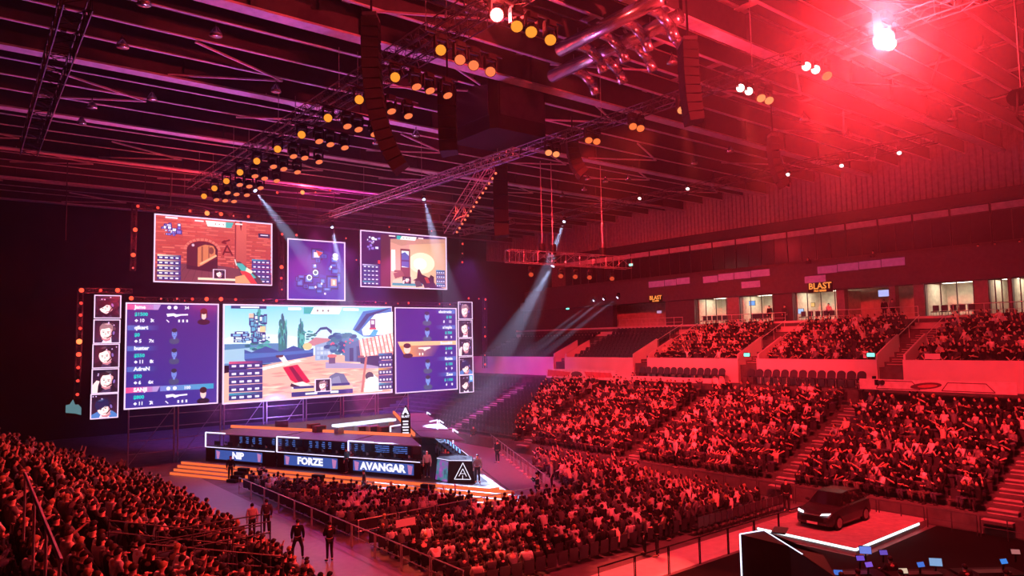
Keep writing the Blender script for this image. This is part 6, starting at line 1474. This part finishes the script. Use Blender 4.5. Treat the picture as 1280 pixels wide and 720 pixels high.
conc(762.5, 463, 'stand', 'black', 'dark person at the concourse wall, left of a close pair'); conc(768.5, 463, 'stand', 'black', 'dark person at the concourse wall, right of a close pair')
conc(894, 475, 'stand', 'white', 'person in white standing left of two by the middle stair head'); conc(902, 475, 'stand', 'pale grey', 'person in pale grey standing right of two by the middle stair head')
conc(1141, 473, 'stand', 'black', 'lone person in black before the right-hand concourse wall'); conc(1075, 465, 'stand_film', 'grey', 'camera operator at the right stair head')
conc(791, 464, 'stand', 'charcoal', 'dim person in the left stair mouth'); conc(703, 464, 'stand', 'charcoal', 'dim person far left behind the red board')
UP = 'people in the upper tier'
for i, (px, py, lab, tp) in enumerate(((962, 391, 'dark person at the top of the middle upper stairs', 'black'), (981, 392, 'person at the rail left of the large sign', 'charcoal'), (1107, 412, 'person standing on the right upper stairs', 'black'), (1036, 384, 'person in white inside the lit suite under the large sign', 'white'), (1116, 389, 'person in grey at the suite railing', 'grey'))):
    x = UXT + .7 if i != 3 else SX + 1.0; p = Gx(px, py, x); person('stand', (p.x, p.y, (SZ if i == 3 else SZ) - .045), PI, tp, lab, UP)
for i, (px, py) in enumerate(((1060, 718), (1112, 719), (1190, 712), (1240, 719), (1100, 702), (1040, 722))):
    p = Gz(px, py, .9); person('sit_desk', (p.x - .5, p.y - .62, .016), 1.0, 'black', f'operator in black at the control monitors, {ordn(i + 1)} of the seated operators', 'operators at the control desks', size=1.0)
for i, (px, py) in enumerate(((1276, 322), (1243, 300), (1222, 302), (1010, 325), (1092, 330))):
    p = Gx(px, py, GX - 1.4); person('stand' if i > 2 else 'sit', (p.x, p.y, ZT + 1.76), PI, ['white', 'pale grey', 'grey', 'charcoal', 'charcoal'][i], f'person on the upper balcony before the dark glass, {ordn(i + 1)} from the right corner', 'people on the balcony')
# broadcast camera at the right stair head
p = Gx(1094, 466, LXT + .5); o = thing('broadcast_camera', 'black broadcast camera on a tripod at the right stair head', 'camera', (p.x, p.y, LZT + .006), 2.6)
MB().box((0, 0, 1.55), (.34, .7, .36), bev=.05).build('camera_body', M_BLACK, o); MB().lathe((0, .35, 1.56), [(0, .13), (.3, .15), (.36, .17)], (0, 1, 0), 12).build('lens', M_DARK, o); MB().box((-.1, -.3, 1.84), (.24, .1, .2)).build('viewfinder', M_BLACK, o)
for k in range(3): a = 2 * PI * k / 3; MB().tube((0, 0, 1.35), (.5 * math.cos(a), .5 * math.sin(a), .004), .03).build('leg', M_DARK, o)
MB().box((0, 0, 1.37), (.2, .2, .1)).build('pan_head', M_DARK, o); MB().tube((0, -.1, 1.4), (.25, -.75, 1.25), .018).build('pan_bar', M_DARK, o)
# small side monitor at the far left of the screens
a, b = Gy(84, 497, 62.5), Gy(100, 519, 62.5); o = thing('side_monitor', 'small teal-white glowing screen at the far left behind the crowd', 'screen', ((a.x + b.x) / 2, 62.5, b.z - .3))
MB().box((0, .1, .9), (b.x - a.x + .1, .12, 1.3)).build('case', M_BLACK, o); MB().slab([(-.5, .03, .55), (.1, .03, .45), (.5, .03, .3), (.5, .03, .85), (.3, .03, 1.1), (.1, .03, 1.1), (-.05, .03, 1.5), (-.25, .03, 1.15), (-.5, .03, 1.1)], (0, -.02, 0)).build('display', emat('teal_side_screen', sr(120, 170, 180), .55), o)
# ================================================================== LIGHT AND AIR
wd = bpy.data.worlds.new('hall_air'); SC.world = wd; wd.use_nodes = True
nt = wd.node_tree; nt.nodes['Background'].inputs['Color'].default_value = (0, 0, 0, 1); nt.nodes['Background'].inputs['Strength'].default_value = 0.0
vs = nt.nodes.new('ShaderNodeVolumeScatter'); vs.inputs['Anisotropy'].default_value = 0.42
nt.links.new(vs.outputs[0], nt.nodes['World Output'].inputs['Volume'])
# the smoke hangs thick over the stage and round the floodlight and thins out toward the near stand
_ge = nt.nodes.new('ShaderNodeNewGeometry')
def _m(op, *a):
    n = nt.nodes.new('ShaderNodeMath'); n.operation = op
    for i, v in enumerate(a):
        if isinstance(v, (int, float)): n.inputs[i].default_value = v
        else: nt.links.new(v, n.inputs[i])
    return n.outputs[0]
def _blob(c, r, d):
    n = nt.nodes.new('ShaderNodeVectorMath'); n.operation = 'DISTANCE'; nt.links.new(_ge.outputs['Position'], n.inputs[0]); n.inputs[1].default_value = c
    q = _m('DIVIDE', n.outputs['Value'], r); return _m('MULTIPLY', _m('EXPONENT', _m('MULTIPLY', _m('MULTIPLY', q, q), -1.0)), d)
_sum = _m('ADD', _m('ADD', _blob(tuple(GL[0]), 7.0, .012), _blob((33, 58, 14), 14.0, .0055)), .0005)
nt.links.new(_sum, vs.inputs['Density'])
SC.cycles.volume_step_rate = 4.0; SC.cycles.volume_max_steps = 40
RED = (1.0, 0.022, 0.03); MAG = (0.75, 0.04, 0.40); PUR = (0.42, 0.08, 0.8); BLU = (0.5, 0.55, 1.0)
# red audience wash from the right lamp truss
lamp_spot((rxm, 27, RZL - .3), (48, 46, 4), RED, 84000, 84, .6, .2)
lamp_spot((rxm, 14, RZL - .3), (47, 26, 5), RED, 44000, 84, .6, .2)
lamp_spot((bx, 24, LR - .9), (26, 30, 0), RED, 5000, 80, .6, .2)
lamp_spot((rxm, 40, RZL - .3), (5, 34, 3), (1, .045, .03), 16000, 62, .7, .2)
# added spots over the truss to redden the roof, no lamps stand there
lamp_spot((rxm + .4, 20, RZL + 1.1), (46, 24, 25), RED, 3000, 150, .6, .2)
lamp_spot((rxm + .4, 36, RZL + 1.1), (44, 46, 25), (1, .03, .12), 2500, 150, .6, .2)
# unseen purple uplights added on the upper stage deck to light the roof
for x, y, c, pw in ((18, 58, (.6, .09, .5), 12000), (21, 54, (.5, .12, .7), 14000), (23.5, 49, (.62, .07, .5), 12000)):
    lamp_spot((x, y, RZ + .5), (x - 8, y - 18, 26), c, pw * 1.5, 84, .7, .6)
lamp_spot((28, 56, RZ + .5), (34, 36, 24), (.7, .05, .28), 12000, 100, .7, .6)
# stage wash
lamp_spot((26, 56, 18.5), (25, 48, 0), PUR, 12000, 80, .6, .3)
lamp_spot((26, 60.5, 20), (29, 64, 6), MAG, 20000, 90, .8, .3)
lamp_spot((30, 66, 16), (30, 62, 24), MAG, 14000, 120, .8, .4)  # added lamp behind the screens to tint the haze magenta
lamp_spot((36, 60.5, 20), (38, 66, 4), MAG, 14000, 95, .8, .3)
lamp_spot((22, 28, 20), (25.4, 37.5, 1), (1, .72, .78), 3800, 24, 1.0, .2)
lamp_spot((14, 44, 20), (14, 47, 0), (.55, .4, 1), 6000, 34, .6, .2)
lamp_spot((32, 44, 20), (33, 42, 0), BLU, 4000, 36, .6, .2)
lamp_spot((rxm, 12, RZL - .3), (35, 17, 0), RED, 6500, 60, .7, .2)  # added red spot to brighten the car platform
lamp_spot((rxm, 44, RZL - .3), tuple(ta.lerp(tb, .45)), (1, .06, .04), 16000, 26, .6, .15)  # added red spot that lights up the level far truss
lamp_spot((41, 58, 18), (45, 66, 3), PUR, 16000, 100, .8, .4)  # added purple spot to colour the air right of the screens
# the blinding floodlight
gp = GL[0]
lamp_spot(gp + (CAM - gp).normalized() * .5, CAM + V((-2, -2, 16)), (1, .03, .045), 130000, 44, .7, .26)
l = bpy.data.lights.new('floodlight_glow', 'POINT'); l.energy = 30000; l.color = (1, .03, .045); l.shadow_soft_size = .2
o = bpy.data.objects.new('floodlight_glow', l); COL.objects.link(o); o.location = gp + (CAM - gp).normalized() * .62
lamp_spot((rxm, 22, RZL - .3), (5, 28, 3), (1, .05, .03), 26000, 62, .7, .2)  # added red spot to bring up the near stand's crowd
p0 = ROWPTS[0][0]
l = bpy.data.lights.new('lamp_glow', 'POINT'); l.energy = 5000; l.color = (1, .05, .05); l.shadow_soft_size = .15
o = bpy.data.objects.new('lamp_glow', l); COL.objects.link(o); o.location = p0 + (CAM - p0).normalized() * .5
for x, y, tx, ty in ((27, 66, 30, 78), (35, 66, 38, 78)):  # added blue wash behind the screens, not part of the floodlight
    lamp_spot((x, y, 17), (tx, ty, 0), (.34, .10, .9), 36000, 90, .7, .4)
lamp_spot((24, 62.6, 4.4), (24, 68, 1), (.3, .2, 1.0), 2500, 150, .7, .3)  # added blue fill below the screens
# pale beams
for (p, q), pw, dg in zip(BEAM_LAMPS, (300000, 200000, 200000, 330000, 260000, 330000, 480000, 480000), (9, 9, 10, 9, 16, 4, 5, 5)):
    lamp_spot(p, q, (.5, .6, 1.0), pw, dg, .3, .1)
# short red shafts below the orange lamps
for i in range(0, 7):
    for j in (2, 3):
        p = ROWPTS[i][j]; lamp_spot(p + V((0, 0, -.4)), p + V((.3, -2.5, -6)), (1, .10, .05), 26000, 11, .6, .15)
for i, (px, py, q) in enumerate(RL):
    if i in (0, 3, 7, 8, 10): p = Gz(px, py, RZL); lamp_spot(p + V((0, 0, -.35)), p + V((-1.2, -2.0, -7)), (1, .06, .04), 34000, 14, .5, .15)
# the bright red marker lamps
for p, q in RED_L:
    l = bpy.data.lights.new('red_marker_light', 'POINT'); l.energy = 450 if q == 3 else 1300; l.color = (1, .03, .05); l.shadow_soft_size = .1
    o = bpy.data.objects.new('red_marker_light', l); COL.objects.link(o); o.location = p + V((0, -.45, 0))
for L in bpy.data.lights:
    if L.energy < 100000 and 'glow' not in L.name: L.energy *= .84
